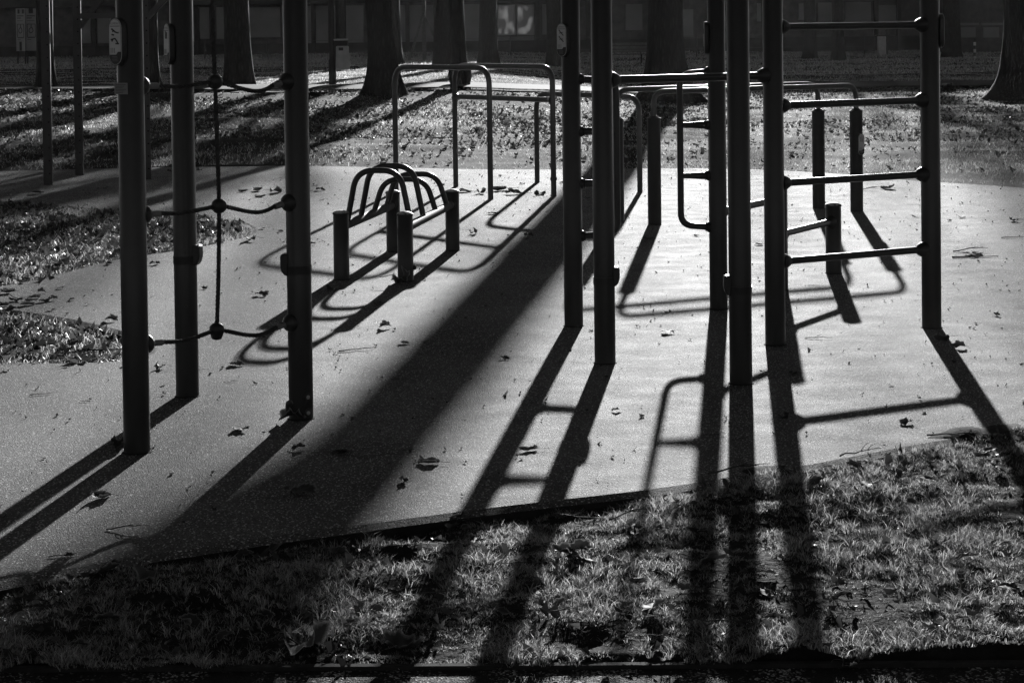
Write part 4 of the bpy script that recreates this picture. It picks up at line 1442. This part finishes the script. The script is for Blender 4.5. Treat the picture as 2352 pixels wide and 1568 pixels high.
L_PAD = "dry curled leaf lying loose on the pale rubber surface"
G_PAD = "leaves lying on the rubber surface"
pad_leaves = [(80, 445, 44), (240, 433, 22), (355, 607, 34), (598, 678, 46), (165, 688, 20), (120, 712, 24), (545, 838, 48), (368, 846, 46),
  (555, 988, 56), (235, 1142, 90), (690, 1132, 92), (780, 1037, 66), (685, 1030, 46), (990, 1063, 68), (1068, 1061, 16), (928, 1105, 54),
  (1220, 1032, 66), (1160, 824, 36), (885, 752, 40), (930, 788, 36), (975, 786, 36), (1415, 943, 30), (1537, 764, 44), (1585, 780, 15),
  (1800, 962, 62), (2085, 971, 44), (2165, 778, 70), (2205, 798, 44), (1820, 858, 38), (2290, 724, 34), (2330, 508, 40), (2230, 584, 60),
  (2040, 433, 48), (2180, 507, 20), (1490, 548, 40), (1215, 543, 34), (1130, 491, 36), (1085, 537, 36), (760, 666, 66), (865, 698, 34),
  (735, 437, 30), (740, 459, 20), (590, 438, 50), (630, 442, 44), (600, 452, 40), (575, 553, 48), (600, 526, 24), (505, 556, 32), (645, 531, 20),
  (715, 561, 26), (1150, 437, 62), (1185, 445, 56), (1105, 444, 48), (1070, 440, 46), (1240, 448, 50), (1200, 422, 24), (1150, 405, 18),
  (725, 425, 24), (375, 884, 16), (350, 1030, 26), (255, 736, 44), (155, 737, 20), (40, 690, 50), (75, 684, 40), (20, 672, 46), (60, 700, 44), (8, 702, 50), (120, 688, 36), (95, 672, 30), (140, 662, 26), (30, 712, 36), (330, 600, 26), (250, 606, 24), (320, 835, 30), (290, 838, 28), (420, 842, 26), (150, 842, 24), (100, 692, 36), (15, 851, 28),
  (560, 440, 30), (690, 452, 26), (810, 462, 24), (1010, 425, 26), (1310, 452, 26), (1350, 455, 24), (1290, 420, 20), (420, 610, 26), (470, 663, 26),
  (200, 700, 20), (1600, 541, 22), (1745, 562, 24), (2100, 497, 22), (2210, 500, 24), (2045, 884, 16), (160, 1275, 30), (300, 470, 20), (390, 395, 20), (460, 392, 22), (700, 396, 18)]
MARKS = [("under the rope net", (P1 + P3) / 2), ("beside the rope frame's rear post", P2), ("near the arched push-up station", (FL + BR) / 2),
         ("by the feet of the tubular hoops", G(1180, 445)), ("by the dip rails", G(1504, 515)), ("by the dip rail with the plate", G(1968, 485)),
         ("below the ladder rungs", (D + F) / 2), ("by the stepped low bars", S), ("between the grab rail posts", (A + E) / 2), ("beside the square rig posts", (Q1 + Q3) / 2),
         ("along the grass tongues", G(250, 700)), ("close to the lawn strip", G(900, 1190)), ("close to the lawn strip", G(1500, 1120)), ("out beyond the ladder post", G(2300, 620))]
def near_what(p):
    return min(MARKS, key=lambda m_: (m_[1] - p).length)[0]
def size_word(w):
    return "small" if w < 0.075 else ("large" if w > 0.13 else "middling")
for (x, y, w) in pad_leaves:
    p = G(x, y, 0.003)
    L_PAD = size_word(w * mpp(p)) + " dry curled leaf on the rubber surface " + near_what(p)
    put_leaf(p, w * mpp(p) * 0.9, L_PAD, G_PAD, tilt=.15, sz=random.uniform(.45, .85))
p = G(272, 1027, .003); put_leaf(p, .13, "large curled leaf leaning against the foot of the rope frame's post", k=5, rz=1.0)
p = G(672, 967, .003); put_leaf(p, .14, "crumpled leaf caught under the bolted foot of a rope frame post", k=2, rz=2.0)
p = G(918, 652, .003); put_leaf(p, .19, "wide dark leaf lodged at the foot of a stubby push-up post", k=2, rz=.5)

L_NEAR = "frosted dry leaf half sunk in the lawn strip's grass"
G_NEAR = "leaves in the near grass"
near = [(1640, 1310, 95), (1610, 1235, 60), (1990, 1148, 64), (1975, 1085, 52), (2290, 1098, 60), (2262, 1066, 48), (1300, 1292, 90), (1345, 1305, 80),
        (250, 1322, 70), (335, 1350, 110), (610, 1420, 60), (1230, 1275, 54), (1765, 1345, 60), (1220, 1335, 46), (1415, 1330, 50), (1060, 1200, 60),
        (1335, 1285, 70), (440, 1440, 80), (250, 1430, 80), (640, 1270, 50), (1090, 1260, 56), (1930, 1400, 46), (2040, 1190, 40), (1460, 1240, 70),
        (780, 1270, 46), (980, 1300, 44), (1500, 1420, 80), (180, 1480, 60), (2140, 1130, 50), (1880, 1140, 46), (2070, 1110, 60), (1290, 1395, 40), (860, 1400, 46), (1150, 1415, 40)]
rl = random.Random(5)
for _ in range(46):
    x_, y_ = rl.uniform(10, 2340), rl.uniform(1040, 1470)
    q_ = G(x_, y_, -.03)
    if not bool(in_poly(np.array([q_.x]), np.array([q_.y]), poly_offset(pad, -0.06))[0]):
        near.append((x_, y_, rl.uniform(22, 56)))
for (x, y, w) in near:
    p = G(x, y, -0.03)
    p.z = float(lawn_height(np.array([p.x]), np.array([p.y]))[0]) + 0.014
    dy = p.y - float(edge_y(p.x))
    L_NEAR = size_word(w * mpp(p)) + " frosted dry leaf in the grass " + ("beside the asphalt edging" if dy < .35 else ("close under the rubber surface's edge" if bool(in_poly(np.array([p.x]), np.array([p.y + .3]), pad)[0]) else "midway across the lawn strip"))
    put_leaf(p, w * mpp(p) * 1.1, L_NEAR, G_NEAR, tilt=.4, sz=random.uniform(.35, .7), k=random.choice((0, 2, 5, 6, 8, 11, 12, 14, 17)))
def near_pt(x, y, dz=0.014):
    p = G(x, y, -0.04); p.z = float(lawn_height(np.array([p.x]), np.array([p.y]))[0]) + dz
    return p
put_leaf(near_pt(690, 1495, .02), .20, "broad folded leaf with pale ribs at the lawn's edge by the asphalt", k=1, tilt=.2, rz=.4)
put_leaf(near_pt(920, 1500, .02), .15, "big pointed dark leaf standing up beside the asphalt edge", k=9, tilt=.3, rz=1.4)
put_leaf(near_pt(2318, 1415, .02), .09, "pale bleached leaf lying flat in bright grass by the path", k=4, tilt=.1)
put_leaf(G(1945, 1530, -.044), .085, "frosted crumpled leaf lying on the asphalt footpath", k=5, tilt=.4)

def twig_mesh(seed, n_side=2):
    rs = random.Random(seed)
    mb = MB()
    pts = [Vector((-.5, 0, .01))]
    for k in range(6):
        pts.append(pts[-1] + Vector((1 / 6, rs.uniform(-.06, .06), rs.uniform(-.02, .035))))
    for p in pts: p.z = max(p.z, .012)
    mb.tube(pts, [.018 - .002 * k for k in range(7)], 5)
    for s in range(n_side):
        i = rs.randint(2, 4); sg = rs.choice((-1, 1))
        q = [pts[i], pts[i] + Vector((.12, .08 * sg, .03 + .03 * rs.random())), pts[i] + Vector((.28, .16 * sg, .02 + .10 * rs.random()))]
        mb.tube(q, [.011, .008, .005], 4)
    me = bpy.data.meshes.new("twig"); me.from_pydata(mb.v, [], mb.f); me.materials.append(M_TWIG)
    me.polygons.foreach_set("use_smooth", [True] * len(me.polygons)); me.update()
    return me
TWIGS = [twig_mesh(i, i % 3) for i in range(6)]
def put_twig(p, L, rz, label, group, k, rx=0):
    o = bpy.data.objects.new("twig", TWIGS[k]); o.location = p; o.scale = (L, L, L); o.rotation_euler = (rx, 0, rz)
    col.objects.link(o); tag(o, label, "twig", group)
tw = [(100, 906, 62, .3), (200, 922, 34, 0), (530, 877, 32, .2), (820, 803, 92, .5), (1170, 591, 22, 0), (290, 1217, 95, -.1), (150, 1276, 75, .3), (950, 1033, 55, .2),
      (1745, 563, 26, -.1), (210, 602, 66, .25), (2240, 590, 110, .1), (2230, 578, 80, -.1), (2330, 546, 60, 0), (1880, 777, 62, -.2), (1640, 1000, 60, .1), (2110, 690, 20, 0),
      (1870, 655, 30, .1), (2000, 437, 60, .1), (820, 590, 40, 0), (460, 850, 40, .2), (640, 1146, 60, .1), (400, 783, 50, .1), (920, 870, 44, .05), (1700, 1010, 40, 0), (700, 440, 40, .1)]
for i, (x, y, w, a) in enumerate(tw):
    p = G(x, y, .002)
    put_twig(p, w * mpp(p), a, ("forked" if i % 3 else "bare straight") + " dry twig on the rubber surface " + near_what(p), "twigs on the rubber surface", i % 6)
tn = [(1980, 1075, 120, .4), (2190, 1030, 130, .2), (1330, 1200, 120, -.4), (1450, 1215, 120, .5), (1010, 1420, 110, .6), (1480, 1490, 90, .1), (1650, 1470, 160, -.3), (1170, 1310, 100, .2),
      (1300, 1435, 90, .5), (1700, 1120, 150, .1), (250, 822, 160, .05), (180, 826, 110, -.05)]
for i, (x, y, w, a) in enumerate(tn):
    p = near_pt(x, y, .022)
    put_twig(p, w * mpp(p), a, ("forked" if (i + 2) % 3 else "straight") + " frosted twig on the grass tips " + ("beside the rubber tongue" if y < 900 else ("in the lit grass past the ladder" if x > 1900 else ("near the asphalt edging" if y > 1400 else "under the rubber surface's edge"))), "twigs in the grass", (i + 2) % 6)
put_twig(near_pt(1020, 1392, .03), .14, .2, "thick strip of dark bark lying in the lawn strip's grass", None, 0)
bpy.data.objects[-1] if False else None

# ------------------------------------------------------------------ thin winter haze
mt = bpy.data.materials.new("haze_air"); mt.use_nodes = True
n, l = mt.node_tree.nodes, mt.node_tree.links
n.remove(n["Principled BSDF"])
pv = n.new("ShaderNodeVolumePrincipled")
pv.inputs["Color"].default_value = (1, 1, 1, 1)
pv.inputs["Density"].default_value = 0.00016
pv.inputs["Anisotropy"].default_value = 0.3
l.new(pv.outputs[0], n["Material Output"].inputs["Volume"])
mb = MB(); mb.box((0, 530, 15.0), 2400, 2400, 33.0)
tag(mb.build("haze", mt, smooth=False), "thin pale morning haze over the park", kind="stuff")
